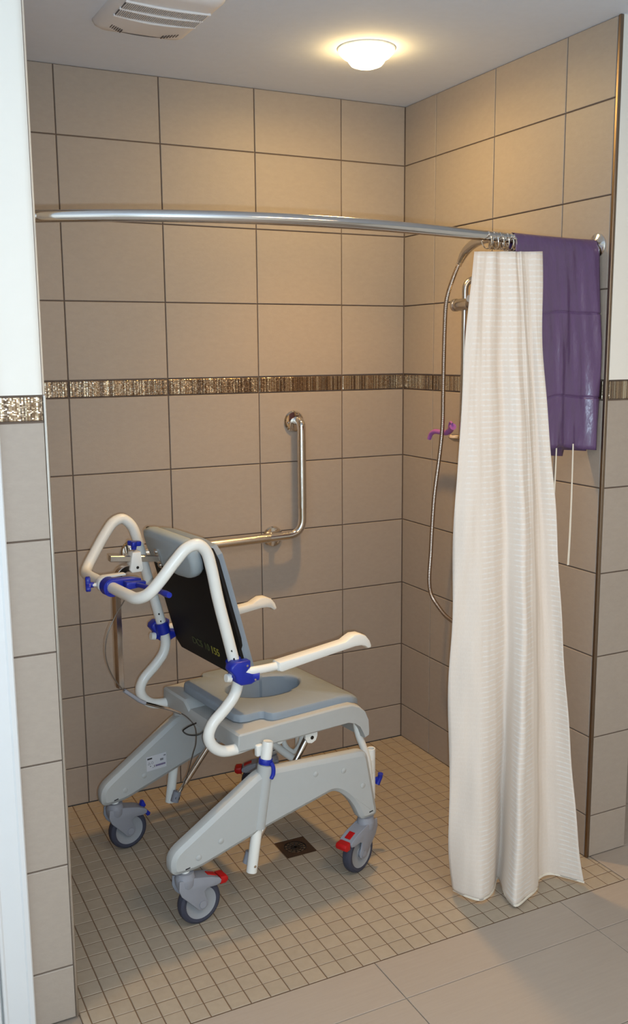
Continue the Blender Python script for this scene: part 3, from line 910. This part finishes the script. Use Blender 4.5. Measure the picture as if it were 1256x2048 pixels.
for s in (-1, 1):
    fr = MB()
    fr.prism(SP, lambda a, b, t, s=s: Vector((a, yfr(a, s) + t, b)), -0.023, 0.023, inset=0.013, dep=0.008, crisp=True)
    frame = fr.build('side_frame', M_FRAMEP, chair, angle=26)
    # collar moulded round the height tube
    MB().tube([(0.2095, yfr(.2095, s) + s * .006, 0.232), (0.2385, yfr(.2385, s) + s * .006, 0.412)], [0.0225, 0.0225], seg=20).build('tube_housing', M_FRAMEP, frame)
    for (x, z) in ((0.391, 0.351), (0.487, 0.338), (0.555, 0.274), (0.087, 0.232), (0.020, 0.203)):
        for sd_ in ((s,) if s < 0 else (s, -s)):
            if sd_ != s and x > .3: continue
            MB().lathe((x, yfr(x, s) + sd_ * 0.0225, z), Y * sd_, [(0, 0), (0.0085, 0), (0.0085, .0012), (0.006, .0026), (0, .003)], 16).build('bolt_cap', M_FRAMEP, frame)
    for (x, z) in ((-0.012, 0.181), (0.586, 0.184)):
        for sd_ in (s, -s):
            MB().box((x, yfr(x, s) + sd_ * 0.0228, z), (0.016, 0.001, 0.0035), Matrix.Rotation(-.15, 4, 'Y')).build('moulded_mark', M_PRINT, frame, smooth=False)
    # height tube with its blue clip
    p0, p1 = Vector((0.1875, yfr(.1875, s) + s * .006, 0.103)), Vector((0.2475, yfr(.2475, s) + s * .006, 0.478))
    ht = MB().tube([p0, p0 + (p1 - p0) * .985, p1], [0.0155, 0.0155, 0.0135], seg=20).build('height_tube', M_WHITE, chair)
    MB().lathe(p0 + Vector((.003, s * .0145, .021)), Y * s, [(0, 0), (.004, 0), (.004, .0016), (0, .0022)], 12).build('screw', M_CHROME, ht)
    ax = (p1 - p0).normalized()
    q = p0 + ax * ((0.414 - p0.z) / ax.z)
    clip = MB()
    clip.lathe(q, ax, [(0.0150, 0), (0.0188, 0.0), (0.0195, .002), (0.0195, .0135), (0.0185, .0155), (0.0150, .0155)], 24)
    clip.tube(catmull([q + Vector((.008, s * .018, .008)), q + Vector((.012, s * .0225, -.006)), q + Vector((.011, s * .0235, -.026)), q + Vector((.004, s * .0225, -.038))], 5), [.006] * 15 + [.005], seg=10)
    clip.build('locking_clip', M_BLUE, ht)

# printed label on the inner face of the far frame
stf = [o for o in chair.children if o.name.startswith('side_frame')][1]
yl = lambda x: yfr(x, 1) - 0.0235


def plaque(name, x0, x1, z0, z1, m, parent, d=0.0):
    return MB().prism([(x0, z0), (x1, z0), (x1, z1), (x0, z1)], lambda a, b, t: Vector((a, yl(a) - t, b)), d, d + 0.0004).build(name, m, parent, smooth=False)


plaque('label_sticker', 0.096, 0.166, 0.243, 0.291, M_STICK, stf)
pr = MB()
for x0, x1, z0, z1 in ((0.099, 0.116, 0.2805, 0.2855), (0.157, 0.159, 0.281, 0.285), (0.1605, 0.163, 0.281, 0.285), (0.122, 0.124, 0.2520, 0.2590), (0.108, 0.111, 0.2565, 0.259), (0.117, 0.119, 0.2505, 0.2525)):
    pr.prism([(x0, z0), (x1, z0), (x1, z1), (x0, z1)], lambda a, b, t: Vector((a, yl(a) - t, b)), 0.0005, 0.0008)
for k in range(9):                                        # barcode
    x0 = 0.1440 + k * 0.0013
    pr.prism([(x0, .268), (x0 + .0007, .268), (x0 + .0007, .275), (x0, .275)], lambda a, b, t: Vector((a, yl(a) - t, b)), 0.0005, 0.0008)
tri = [(0.101, 0.264), (0.109, 0.264), (0.105, 0.2715)]
for k in range(3):
    a, b = Vector(tri[k]), Vector(tri[(k + 1) % 3])
    n2 = Vector((-(b - a).y, (b - a).x)).normalized() * .0004
    pr.prism([a - n2, b - n2, b + n2, a + n2], lambda a, b, t: Vector((a, yl(a) - t, b)), 0.0005, 0.0008)
for k in range(16):
    a0, a1 = 2 * math.pi * k / 16, 2 * math.pi * (k + 1) / 16
    pr.prism([(0.116 + r * math.cos(a), 0.268 + r * math.sin(a)) for r, a in ((.0033, a0), (.004, a0), (.004, a1), (.0033, a1))], lambda a, b, t: Vector((a, yl(a) - t, b)), 0.0005, 0.0008)
pr.build('label_print', M_PRINT, stf, smooth=False, kind='stuff')
pr = MB()
for k in range(8):
    x0 = 0.1275 + k * 0.0044
    pr.prism([(x0, .2525), (x0 + .0034, .2525), (x0 + .0034, .2585), (x0, .2585)], lambda a, b, t: Vector((a, yl(a) - t, b)), 0.0005, 0.0008)
pr.build('label_number', M_PRINTP, stf, smooth=False, kind='stuff')


# casters
def caster(px, py, ang, pedal, pm=M_RED):
    """pivot (px,py); the wheel trails in the direction ang"""
    t = Vector((math.cos(ang), math.sin(ang), 0))
    n = Vector((-math.sin(ang), math.cos(ang), 0))
    o = Vector((px, py, 0))
    R_, tr = 0.0625, 0.040
    wc = o + t * tr + Vector((0, 0, R_))

    def L(a, c, z): return o + t * a + n * c + Vector((0, 0, z))
    b = MB()
    # swivel head
    b.lathe(o + Vector((0, 0, 0.128)), Z, [(0, -.012), (0.022, -.012), (0.027, 0.0), (0.028, 0.016), (0.0275, 0.020), (0.0255, 0.024), (0.024, 0.034), (0, 0.034)], 28)
    # two fork cheeks, sloping from the head to the axle, and the hood over the wheel
    for c in (-1, 1):
        poly = [(-0.028, 0.150), (-0.030, 0.124), (-0.022, 0.104), (-0.002, 0.082), (0.018, 0.060), (0.026, 0.050), (0.036, 0.0455), (0.047, 0.047), (0.056, 0.055), (0.057, 0.067), (0.050, 0.082), (0.046, 0.098), (0.056, 0.105),
                (0.085, 0.103), (0.098, 0.106), (0.1005, 0.114), (0.095, 0.122), (0.070, 0.133), (0.040, 0.141), (0.020, 0.146)]
        b.prism(poly, lambda a_, z_, tt: L(a_, tt, z_), c * 0.017, c * 0.0235, inset=.002, dep=.002)
    hood = [(-0.022, 0.128), (0.02, 0.134), (0.060, 0.128), (0.094, 0.110), (0.0995, 0.114), (0.095, 0.122), (0.070, 0.133), (0.040, 0.141), (0.0, 0.146), (-0.024, 0.146)]
    b.prism(hood, lambda a_, z_, tt: L(a_, tt, z_), -0.0185, 0.0185)
    b.cyl(wc - n * 0.0255, wc + n * 0.0255, 0.0105, seg=18)
    fork = b.build('caster', M_CASTER, chair, angle=40)
    MB().lathe(wc - n * 0.0150, n, [(0.046, 0.001), (0.054, 0.0), (0.0605, 0.004), (0.0625, 0.010), (0.0625, 0.020), (0.0605, 0.026), (0.054, 0.030), (0.046, 0.029)], 40, closed=True).build('tyre', M_TYRE, fork)
    MB().lathe(wc - n * 0.0140, n, [(0, 0.004), (0.012, 0.004), (0.014, 0.0035), (0.016, 0.005), (0.040, 0.003), (0.046, 0.0), (0.0475, 0.004), (0.0475, 0.024), (0.046, 0.028), (0.040, 0.025), (0.016, 0.023), (0.014, 0.0245), (0.012, 0.024), (0, 0.024)], 36).build('wheel_disc', M_DISC, fork)
    if pedal == 1:
        p = MB()
        p.prism([(0.099, 0.098), (0.116, 0.097), (0.124, 0.103), (0.125, 0.112), (0.120, 0.119), (0.100, 0.121)], lambda a_, z_, tt: L(a_, tt, z_), -0.020, 0.020, inset=.004, dep=.005)
        p.build('brake_pedal', pm, fork)
        q = MB()
        pts = [L(a_, c_, z_) for a_, c_, z_ in ((0.066, -.010, .1355), (0.066, .010, .1355), (0.092, .010, .1250), (0.092, -.010, .1250))]
        up_ = (pts[1] - pts[0]).cross(pts[3] - pts[0]).normalized()
        if up_.z < 0: up_ = -up_
        q.ring_loft([[p_ - up_ * .004 for p_ in pts], [p_ + up_ * .0012 for p_ in pts]])
        q.build('brake_button', pm, fork, bevel=.001)
    else:
        p = MB()
        p.prism([(0.096, 0.104), (0.108, 0.086), (0.116, 0.087), (0.119, 0.094), (0.104, 0.112)], lambda a_, z_, tt: L(a_, tt, z_), -0.008, 0.008, inset=.002, dep=.002)
        p.prism([(0.086, 0.127), (0.090, 0.140), (0.097, 0.141), (0.104, 0.124), (0.098, 0.118)], lambda a_, z_, tt: L(a_, tt, z_), -0.008, 0.008, inset=.002, dep=.002)
        p.build('brake_pedal', pm, fork)
    MB().cyl(o + Vector((0, 0, .160)), o + Vector((0, 0, .172)), 0.013, seg=16).build('stem', M_WHITE, fork)
    return fork


caster(-0.012, -0.246, 0.02, 1)
caster(0.582, -0.275, math.radians(196), 1)
caster(-0.008, 0.246, 0.05, 2, M_BLUE)
caster(0.582, 0.275, math.radians(146), 1)

# seat shell: one moulded slab with a lip over the front and a recess at the back
sh = MB()
rings = []
for yv, e, dip in ((-0.240, .006, 0), (-0.237, .0015, 0), (-0.230, 0, 0), (-0.085, 0, 0), (-0.072, 0, .35), (-0.058, 0, 1), (0.070, 0, 1), (0.084, 0, .35), (0.097, 0, 0), (0.230, 0, 0), (0.237, .0015, 0), (0.240, .006, 0)):
    xb, zt = 0.166, 0.507
    P = [(xb + e, 0.452 + e), (xb + e * .5, 0.468), (xb + .001 + e + dip * .004, zt - .006 - dip * .026), (xb + .007 + e + dip * .004, zt - e - .0002 - dip * .024), (xb + .030 + dip * .030, zt - e - dip * .024),
         (0.30, 0.510 - e), (0.52, 0.512 - e), (0.556, 0.510 - e), (0.585, 0.499 - e), (0.606, 0.478 - e * .4), (0.619, 0.447), (0.624 - e * .4, 0.415), (0.624 - e * .5, 0.396 + e * .5), (0.606 + e * .3, 0.391 + e * .5),
         (0.598, 0.414), (0.588, 0.432), (0.570, 0.446), (0.545, 0.452 + e * .5), (0.40, 0.450 + e), (0.25, 0.451 + e)]
    rings.append([Vector((a, yv, c)) for a, c in P])
sh.ring_loft(rings)
shell = sh.build('seat_shell', M_SHELL, chair, angle=32)
cut = MB().ring_loft([[Vector((0.391 + 0.131 * math.cos(2 * math.pi * k / 48), 0.098 * math.sin(2 * math.pi * k / 48), z)) for k in range(48)] for z in (0.40, 0.56)]).build('opening', M_SHELL, chair)
bo_ = shell.modifiers.new('opening', 'BOOLEAN'); bo_.object = cut; bo_.operation = 'DIFFERENCE'; bo_.solver = 'EXACT'
dg_ = bpy.context.evaluated_depsgraph_get()
me_ = bpy.data.meshes.new_from_object(shell.evaluated_get(dg_))
shell.modifiers.clear(); shell.data = me_
bpy.data.objects.remove(cut)
MB().tube([(0.32, -0.212, 0.444), (0.32, 0.212, 0.444)], 0.011, seg=14).build('cross_tube', M_WHITE, chair)
for s in (-1, 1):
    MB().tube(catmull([(0.315, s * 0.10, 0.455), (0.335, s * 0.10, 0.420), (0.395, s * 0.102, 0.355), (0.445, s * 0.135, 0.310), (0.455, s * 0.190, 0.300), (0.455, s * 0.246, 0.300)], 6), 0.0115, seg=14).build('lift_tube', M_WHITE, chair)
MB().tube(catmull([(0.402, -0.09, 0.455), (0.404, -0.09, 0.395), (0.416, -0.095, 0.357), (0.440, -0.10, 0.340), (0.463, -0.10, 0.360), (0.470, -0.10, 0.40), (0.470, -0.10, 0.455)], 6), 0.0085, seg=14).build('under_seat_loop', M_WHITE, chair)
MB().box((0.575, 0.09, 0.430), (0.05, 0.22, 0.045)).build('under_seat_bracket', M_PAD, chair, bevel=.008)
for s in (-1, 1):
    ty = yfr(.2475, s) + s * .006
    MB().box((0.228, s * 0.246, 0.450), (0.022, 0.016, 0.034)).build('shell_bracket', M_WHITE, chair, bevel=.004)
    # gas springs from the foot of the height tube to the seat
    a, b = Vector((0.196, s * 0.232, 0.128)), Vector((0.424, s * 0.200, 0.428))
    gs = MB().tube([a, a + (b - a) * .22], 0.0058, seg=14).build('gas_spring', M_CHROME, chair)
    MB().tube([a + (b - a) * .14, b], 0.0098, seg=16).build('spring_cylinder', M_STEM, gs)
    MB().tube([a + Vector((-.006, 0, -.014)), a + Vector((.006, 0, .018))], 0.0135, seg=14).build('spring_joint', M_CASTER, gs)
    MB().tube([a + Vector((0, s * .016, 0)), a + Vector((0, -s * .012, 0))], 0.008, seg=14).build('spring_pin', M_DARK, gs)
    ear = MB()
    ear.prism([(0.404, 0.458), (0.404, 0.430), (0.412, 0.416), (0.426, 0.412), (0.440, 0.418), (0.446, 0.432), (0.446, 0.458)], lambda x_, z_, t: Vector((x_, s * .214 + t, z_)), -.004, .004)
    e_ = ear.build('spring_ear', M_WHITE, gs)
    MB().lathe((0.427, s * .2182, 0.429), Y * s, [(0, 0), (.0058, 0), (.0058, .001), (0, .0014)], 14).build('ear_screw', M_DARK, gs)
    # front tube down to the footrest socket
    MB().tube(catmull([(0.597, s * 0.205, 0.44), (0.608, s * 0.205, 0.39), (0.624, s * 0.209, 0.345), (0.636, s * 0.213, 0.30), (0.640, s * 0.216, 0.24)], 5), 0.0115, seg=14).build('front_tube', M_WHITE, chair)
    fs = MB()
    fs.lathe((0.656, s * 0.205, 0.170), Z, [(0.0, .02), (0.0095, .02), (0.0095, 0.0), (0.0135, 0.0), (0.0135, 0.164), (0.0125, 0.165), (0.0100, 0.164), (0.0095, 0.10), (0.0, .10)], 20)
    sock = fs.build('footrest_socket', M_WHITE, chair)
    MB().box((0.645, s * .211, 0.28), (0.03, 0.016, 0.05)).build('socket_web', M_WHITE, sock, bevel=.004)
    kn = MB()
    kn.tube([(0.664, s * .205, 0.228), (0.682, s * .205, 0.226)], 0.0075, seg=14)
    kn.tube(catmull([(0.676, s * .205 - .006, 0.212), (0.681, s * .205 - .006, 0.222), (0.686, s * .205 - .008, 0.236), (0.686, s * .205 - .010, 0.246)], 4), [.0078] * 12 + [.0088], seg=10)
    kn.build('wing_screw', M_BLUE, sock)

# grey seat pad with the commode opening
NA = 72
hc = Vector((0.391, 0.0))
outline = [(0.196, -0.085), (0.199, -0.155), (0.210, -0.174), (0.230, -0.181), (0.272, -0.181), (0.281, -0.187), (0.286, -0.204), (0.296, -0.215), (0.32, -0.218), (0.53, -0.218), (0.580, -0.214), (0.608, -0.199), (0.620, -0.165), (0.622, 0.0)]
outline += [(a, -b) for a, b in outline[:-1][::-1]] + [(0.195, 0.0)]


def polar_hit(ang):
    d = Vector((math.cos(ang), math.sin(ang)))
    best = None
    n = len(outline)
    for i in range(n):
        a, b = Vector(outline[i]) - hc, Vector(outline[(i + 1) % n]) - hc
        e = b - a
        den = d.x * e.y - d.y * e.x
        if abs(den) < 1e-9: continue
        t = (a.x * e.y - a.y * e.x) / den
        u = (a.x * d.y - a.y * d.x) / den
        if t > 0 and -1e-6 <= u <= 1 + 1e-6 and (best is None or t > best): best = t
    return hc + d * best


angs = sorted([2 * math.pi * k / NA for k in range(NA)] + [math.atan2(p[1] - hc.y, p[0] - hc.x) % (2 * math.pi) for p in outline])
outp = [polar_hit(a) for a in angs]
hole = []
for a in angs:
    c, s_ = math.cos(a), math.sin(a)
    rx = 0.128 if c > 0 else 0.122
    ry = 0.093
    k = 1 / math.sqrt((c / rx) ** 2 + (s_ / ry) ** 2)
    if c > 0.5: k *= 1 - .10 * abs(s_)
    hole.append(hc + Vector((c, s_)) * k)


def ztop(x, up=0.0):                                     # the pad rolls down over the front lip
    return -0.0 if x < .53 else -((x - .53) / .07) ** 2 * 0.0190


def ringp(src, zz, blend=None, f=0.0):
    out = []
    for k, p in enumerate(src):
        q = p if blend is None else p.lerp(blend[k], f)
        out.append(Vector((q.x, q.y, zz + ztop(q.x))))
    return out


pd = MB()
pd.ring_loft([ringp(hole, 0.5115), ringp(hole, 0.528), ringp(hole, 0.5325, outp, .03), ringp(hole, 0.5345, outp, .09), ringp(outp, 0.5345, hole, .07), ringp(outp, 0.5320, hole, .022), ringp(outp, 0.5265), ringp(outp, 0.5115), ringp(outp, 0.5112, hole, .05)], cap=False, closed=True)
pd.build('seat_pad', M_PAD, chair, angle=40)
bw = MB()
bw.ring_loft([[Vector((p.x, p.y, 0.5120)) for p in hole], [Vector((hc.x + (p.x - hc.x) * .97, p.y * .97, 0.40)) for p in hole], [Vector((hc.x + (p.x - hc.x) * .99, p.y * .99, 0.40)) for p in hole], [Vector((hc.x + (p.x - hc.x) * 1.02, p.y * 1.02, 0.5118)) for p in hole]], cap=False, closed=True)
bw.build('pan_recess', M_PAD, chair)

# push frame: one bent tube, from the seat up both sides of the back and round the handle
half = [(0.215, -0.220, 0.462), (0.165, -0.222, 0.459), (0.122, -0.224, 0.466), (0.094, -0.224, 0.488), (0.083, -0.224, 0.518), (0.096, -0.224, 0.550), (0.135, -0.225, 0.585), (0.166, -0.226, 0.620), (0.176, -0.227, 0.655),
        (0.168, -0.228, 0.700), (0.150, -0.229, 0.775), (0.118, -0.232, 0.900), (0.098, -0.236, 0.990), (0.082, -0.240, 1.035), (0.056, -0.243, 1.057), (0.026, -0.240, 1.050), (-0.004, -0.234, 1.020), (-0.045, -0.222, 0.968),
        (-0.072, -0.208, 0.936), (-0.090, -0.180, 0.922), (-0.095, -0.130, 0.921), (-0.096, -0.06, 0.921)]
path = half + [(a, -b, c) for a, b, c in half[::-1]]
MB().tube(catmull(path, 5), 0.0158, seg=16).build('push_frame', M_WHITE, chair)
for s in (-1, 1):
    hol = MB()
    for z in (0.728, 0.752):
        xx = 0.161 + (0.728 - z) * .24
        hol.lathe((xx - .004, s * 0.2425 if s < 0 else s * .2145, z), Y * -1, [(0, 0), (.0032, 0), (.0032, .0012), (0, .0012)], 10)
    hol.build('adjusting_holes', M_DARK, chair)

# back: black cover behind, grey cushion in front, both leaning back with the frame
lean = Vector((-0.262, 0, 0.965)).normalized()
nrm = Vector((lean.z, 0, -lean.x))                       # forward normal
bo = Vector((0.215, 0, 0.652))


def backpanel(poly, d0, d1, **kw):
    return MB().prism(poly, lambda a, b, t: bo + Y * a + lean * b + nrm * t, d0, d1, **kw)


cov = [(-0.205, 0.012), (-0.175, -0.018), (0.205, -0.018), (0.228, 0.008), (0.226, 0.12), (0.222, 0.36), (0.205, 0.392), (-0.205, 0.392), (-0.222, 0.36), (-0.224, 0.125), (-0.218, 0.100), (-0.205, 0.085)]
blk = backpanel(cov, 0.0, 0.012, inset=.004, dep=.004).build('back_cover', M_BLACK, chair)
cus = [(-0.190, 0.005), (-0.170, -0.016), (0.178, -0.016), (0.198, 0.005), (0.200, 0.30), (0.196, 0.362), (0.172, 0.384), (0.10, 0.392), (-0.10, 0.392), (-0.166, 0.384), (-0.188, 0.362), (-0.192, 0.30)]
backpanel(cus, 0.0125, 0.044, inset=.008, dep=.009).build('back_cushion', M_PAD, chair)


def text_mesh(name, body, size, m, parent, origin, xa, ya, ext=0.0006):
    cu = bpy.data.curves.new(name, 'FONT')
    cu.body = body; cu.size = size; cu.extrude = ext; cu.align_x = 'LEFT'
    cu.shear = 0.12
    o = bpy.data.objects.new(name, cu)
    COL.objects.link(o)
    dg = bpy.context.evaluated_depsgraph_get()
    me = bpy.data.meshes.new_from_object(o.evaluated_get(dg))
    bpy.data.objects.remove(o)
    me.materials.clear(); me.materials.append(m)
    t = bpy.data.objects.new(name, me)
    za = xa.cross(ya)
    R = Matrix((xa, ya, za)).transposed().to_4x4()
    R.translation = origin
    t.matrix_basis = R
    t.parent = parent
    COL.objects.link(t)
    return t


# handwritten number on the lower edge of the black cover (read from behind)
text_mesh('handwritten_number', 'DCS 10', 0.034, M_INKF, blk, bo + Y * 0.095 + lean * 0.030 - nrm * 0.0012, -Y, lean)
text_mesh('handwritten_number', '155', 0.036, M_INK, blk, bo + Y * -0.020 + lean * 0.028 - nrm * 0.0012, -Y, lean)

# headrest cushion hung over the top of the back, its chrome bar, clamp, stem and knobs
hr = MB()
hp_ = [(-0.146, 0.395), (-0.150, 0.350), (-0.142, 0.322), (-0.122, 0.306), (-0.090, 0.296), (-0.03, 0.292), (0.06, 0.297), (0.110, 0.306), (0.136, 0.322), (0.146, 0.350), (0.146, 0.392), (0.136, 0.410), (0.10, 0.416), (-0.10, 0.414), (-0.136, 0.408)]
hr.prism(hp_, lambda a, b, t: bo + Y * a + lean * b - nrm * t, 0.0, 0.040, inset=.014, dep=.013)
head = hr.build('headrest', M_HEAD, chair, angle=70)
bc = bo + lean * 0.334 - nrm * 0.041 + Y * 0.063
fl_ = MB()
fl_.prism([(-.008, -.030), (.008, -.030), (.012, -.02), (.012, .02), (.008, .030), (-.008, .030), (-.012, .02), (-.012, -.02)], lambda a, b, t: bc + Y * a + lean * b - nrm * t, -.002, .004)
pb_ = fl_.build('bracket_plate', M_CHROME, head)
for k in (-1, 1):
    MB().lathe(bc + lean * .021 * k - nrm * .004, -nrm, [(.006, 0), (.0055, .004), (0, .005)], 12).build('screw', M_CHROME, head)
hb0 = bc - nrm * .002
hb1 = Vector((-0.058, 0.075, 0.979))
MB().tube([hb0, hb1], 0, square=(0.0085, 0.011)).build('headrest_bar', M_SATIN, chair)
ccx = hb0.lerp(hb1, .50)
cm = MB()
cm.prism([(-0.015, -0.038), (0.015, -0.038), (0.020, -0.030), (0.014, 0.020), (-0.012, 0.020), (-0.020, -0.030)], lambda a, b, t: ccx + Vector((a, t, b)), -0.016, 0.016, inset=.003, dep=.003)
clampm = cm.build('headrest_clamp', M_WHITE, chair)
MB().lathe(ccx + Vector((0.002, -.0165, -.024)), -Y, [(0, 0), (.0042, 0), (.0042, .0008), (0, .001)], 12).build('screw', M_DARK, clampm)


def star(name, c, ax, parent, r=0.022, h=0.014):
    c, ax = Vector(c), Vector(ax).normalized()
    ref = Vector((0, 0, 1)) if abs(ax.z) < .9 else Vector((1, 0, 0))
    a = (ref - ax * ref.dot(ax)).normalized()
    b = ax.cross(a)
    pts = []
    for k in range(36):
        th = 2 * math.pi * k / 36
        rr_ = r * (0.72 + 0.28 * math.cos(3 * th))
        pts.append((rr_ * math.cos(th), rr_ * math.sin(th)))
    mm = MB()
    mm.prism(pts, lambda x, y, t: c + a * x + b * y + ax * t, 0, h, inset=.003, dep=.003)
    mm.lathe(c, -ax, [(0.009, -.002), (0.007, .010), (0.0, .010)], 14)
    return mm.build(name, M_BLUE, parent)


MB().cyl(ccx + Vector((0, 0, .018)), ccx + Vector((0, 0, .034)), .0035, seg=10).build('knob_bolt', M_CHROME, clampm)
star('star_knob', ccx + Vector((0, 0, .036)), (0.1, 0, 1), clampm)
stem = catmull([ccx + Vector((-.010, 0, -.026)), ccx + Vector((-.032, -.002, -.026)), (-0.036, 0.064, 0.935), (-0.045, 0.064, 0.905), (-0.047, 0.064, 0.87), (-0.047, 0.064, 0.80), (-0.047, 0.064, 0.60)], 6)
MB().tube(stem, 0, square=(0.0095, 0.0095)).build('headrest_stem', M_STEM, chair)
# white U-clamp on the cross bar with its star knob
uc = MB()
cbx, cbz = -0.096, 0.921
uc.tube([(cbx + .060, 0.028, cbz + .020), (cbx, 0.028, cbz + .0205)] + [(cbx + .0205 * math.cos(a), 0.028, cbz + .0205 * math.sin(a)) for a in [math.pi / 2 + math.pi * k / 8 for k in range(9)]] + [(cbx, 0.028, cbz - .0205), (cbx + .040, 0.028, cbz - .020)], 0, square=(0.0030, 0.011))
ucl = uc.build('stem_clamp', M_WHITE, chair)
MB().cyl((cbx - .022, 0.028, cbz), (cbx - .036, 0.034, cbz), .0055, seg=12).build('knob_bolt', M_WHITE, ucl)
star('star_knob', (cbx - .036, 0.036, cbz), (-1, .35, 0), ucl, r=.024)
# blue tilt lever on the cross bar
lv = MB()
lv.tube([(cbx, 0.000, cbz), (cbx, -0.032, cbz)], 0.0255, seg=22)
lv.prism([(-0.022, -0.016), (0.02, -0.020), (0.060, -0.010), (0.085, 0.0), (0.085, 0.014), (0.060, 0.020), (0.0, 0.024), (-0.018, 0.018)], lambda a, b, t: Vector((cbx + a, t, cbz + b)), -0.034, -0.004, inset=.005, dep=.006)
lv.prism([(0.03, -0.006), (0.085, -0.004), (0.088, 0.010), (0.03, 0.016)], lambda a, b, t: Vector((cbx + a, t, cbz + b)), -0.060, -0.030, inset=.004, dep=.005)
lvr = lv.build('tilt_lever', M_BLUE, chair, angle=45)
MB().tube(catmull([(cbx + .06, -0.050, cbz + .004), (cbx + .063, -0.10, cbz + .008), (cbx + .066, -0.18, cbz + .012), (cbx + .066, -0.246, cbz + .014)], 5), [0.0068] * 12 + [0.0074, 0.0085, 0.0085, 0.0075], seg=12).build('lever_handle', M_BLUE, lvr)
# release cable looping down to the seat
cable = catmull([(-0.045, -0.03, 0.905), (-0.058, -0.01, 0.870), (-0.080, 0.0, 0.830), (-0.105, 0.0, 0.780), (-0.112, 0.0, 0.726), (-0.098, 0.0, 0.670), (-0.067, 0.0, 0.618), (-0.016, 0.0, 0.572), (0.077, 0.0, 0.526), (0.124, 0.0, 0.496), (0.155, 0.0, 0.455), (0.168, 0.02, 0.40), (0.185, 0.08, 0.33), (0.20, 0.16, 0.22), (0.20, 0.20, 0.16)], 7)
cbl = MB().tube(cable, 0.0017, seg=8).build('release_cable', M_CABLE, chair)
MB().tube([(-0.062, 0.0, 0.613), (-0.016, 0.0, 0.572), (0.0, 0.0, 0.562)], 0.0058, seg=12).build('spring_sleeve', M_CASTER, cbl)
MB().tube([(0.0, 0.0, 0.562), (0.077, 0.0, 0.526), (0.110, 0.0, 0.506)], 0.0042, seg=10).build('cable_rod', M_CHROME, cbl)
MB().tube(catmull([(0.150, -0.02, 0.474), (0.128, 0.0, 0.458), (0.120, 0.008, 0.447), (0.130, 0.0, 0.436), (0.155, -0.02, 0.436), (0.176, -0.03, 0.449)], 5), 0.0022, seg=8).build('wire_clip', M_DARK, chair)

# armrests and their blue hinges
for s in (-1, 1):
    ya = s * 0.262
    arm = MB().tube(catmull([(0.163, s * .246, 0.690), (0.20, s * .258, 0.690), (0.24, ya, 0.6895), (0.33, ya, 0.690)], 4), 0.0118, seg=16).build('armrest', M_WHITE, chair)
    ap_ = [(0.276, 0.697), (0.279, 0.704), (0.40, 0.714), (0.505, 0.7235), (0.520, 0.731), (0.538, 0.7385), (0.560, 0.7375), (0.580, 0.728), (0.594, 0.711), (0.600, 0.695), (0.598, 0.688), (0.588, 0.687), (0.576, 0.696), (0.562, 0.700), (0.54, 0.701), (0.50, 0.697), (0.40, 0.687), (0.288, 0.6745), (0.278, 0.679)]
    MB().prism(ap_, lambda a, b, t: Vector((a, ya + t, b)), -0.020, 0.020, inset=.007, dep=.008).build('arm_pad', M_WHITE, arm)
    hg = MB()
    up2 = Vector((-0.23, 0, 0.973)).normalized()
    c0 = Vector((0.170, s * .2275, 0.690))
    hg.tube([c0 - up2 * .004, c0 + up2 * .004 + up2 * .028], [0.0225, 0.0215], seg=22)
    hg.prism([(0.135, 0.716), (0.132, 0.704), (0.146, 0.686), (0.150, 0.668), (0.166, 0.656), (0.196, 0.654), (0.221, 0.664), (0.224, 0.676), (0.214, 0.684), (0.182, 0.692), (0.196, 0.704), (0.196, 0.722), (0.150, 0.726)],
             lambda a, b, t: Vector((a, s * .2275 + s * t, b)), 0.004, 0.042, inset=.006, dep=.008)
    hg.tube([(0.150, s * .236, 0.684), (0.222, s * .262, 0.674)], [0.017, 0.014], seg=18)
    hgo = hg.build('hinge_clamp', M_BLUE, chair, angle=45)
    MB().tube([(0.146, s * .240, 0.676), (0.132, s * .240, 0.678)], [0.0125, 0.011], seg=18).build('pivot_cap', M_WHITE, hgo)
    for x, z in ((0.183, 0.711), (0.207, 0.667)):
        MB().lathe((x, s * .2695, z), Y * s, [(0, 0), (.0032, 0), (.003, .0012), (0, .0016)], 12).build('screw', M_CHROME, hgo)
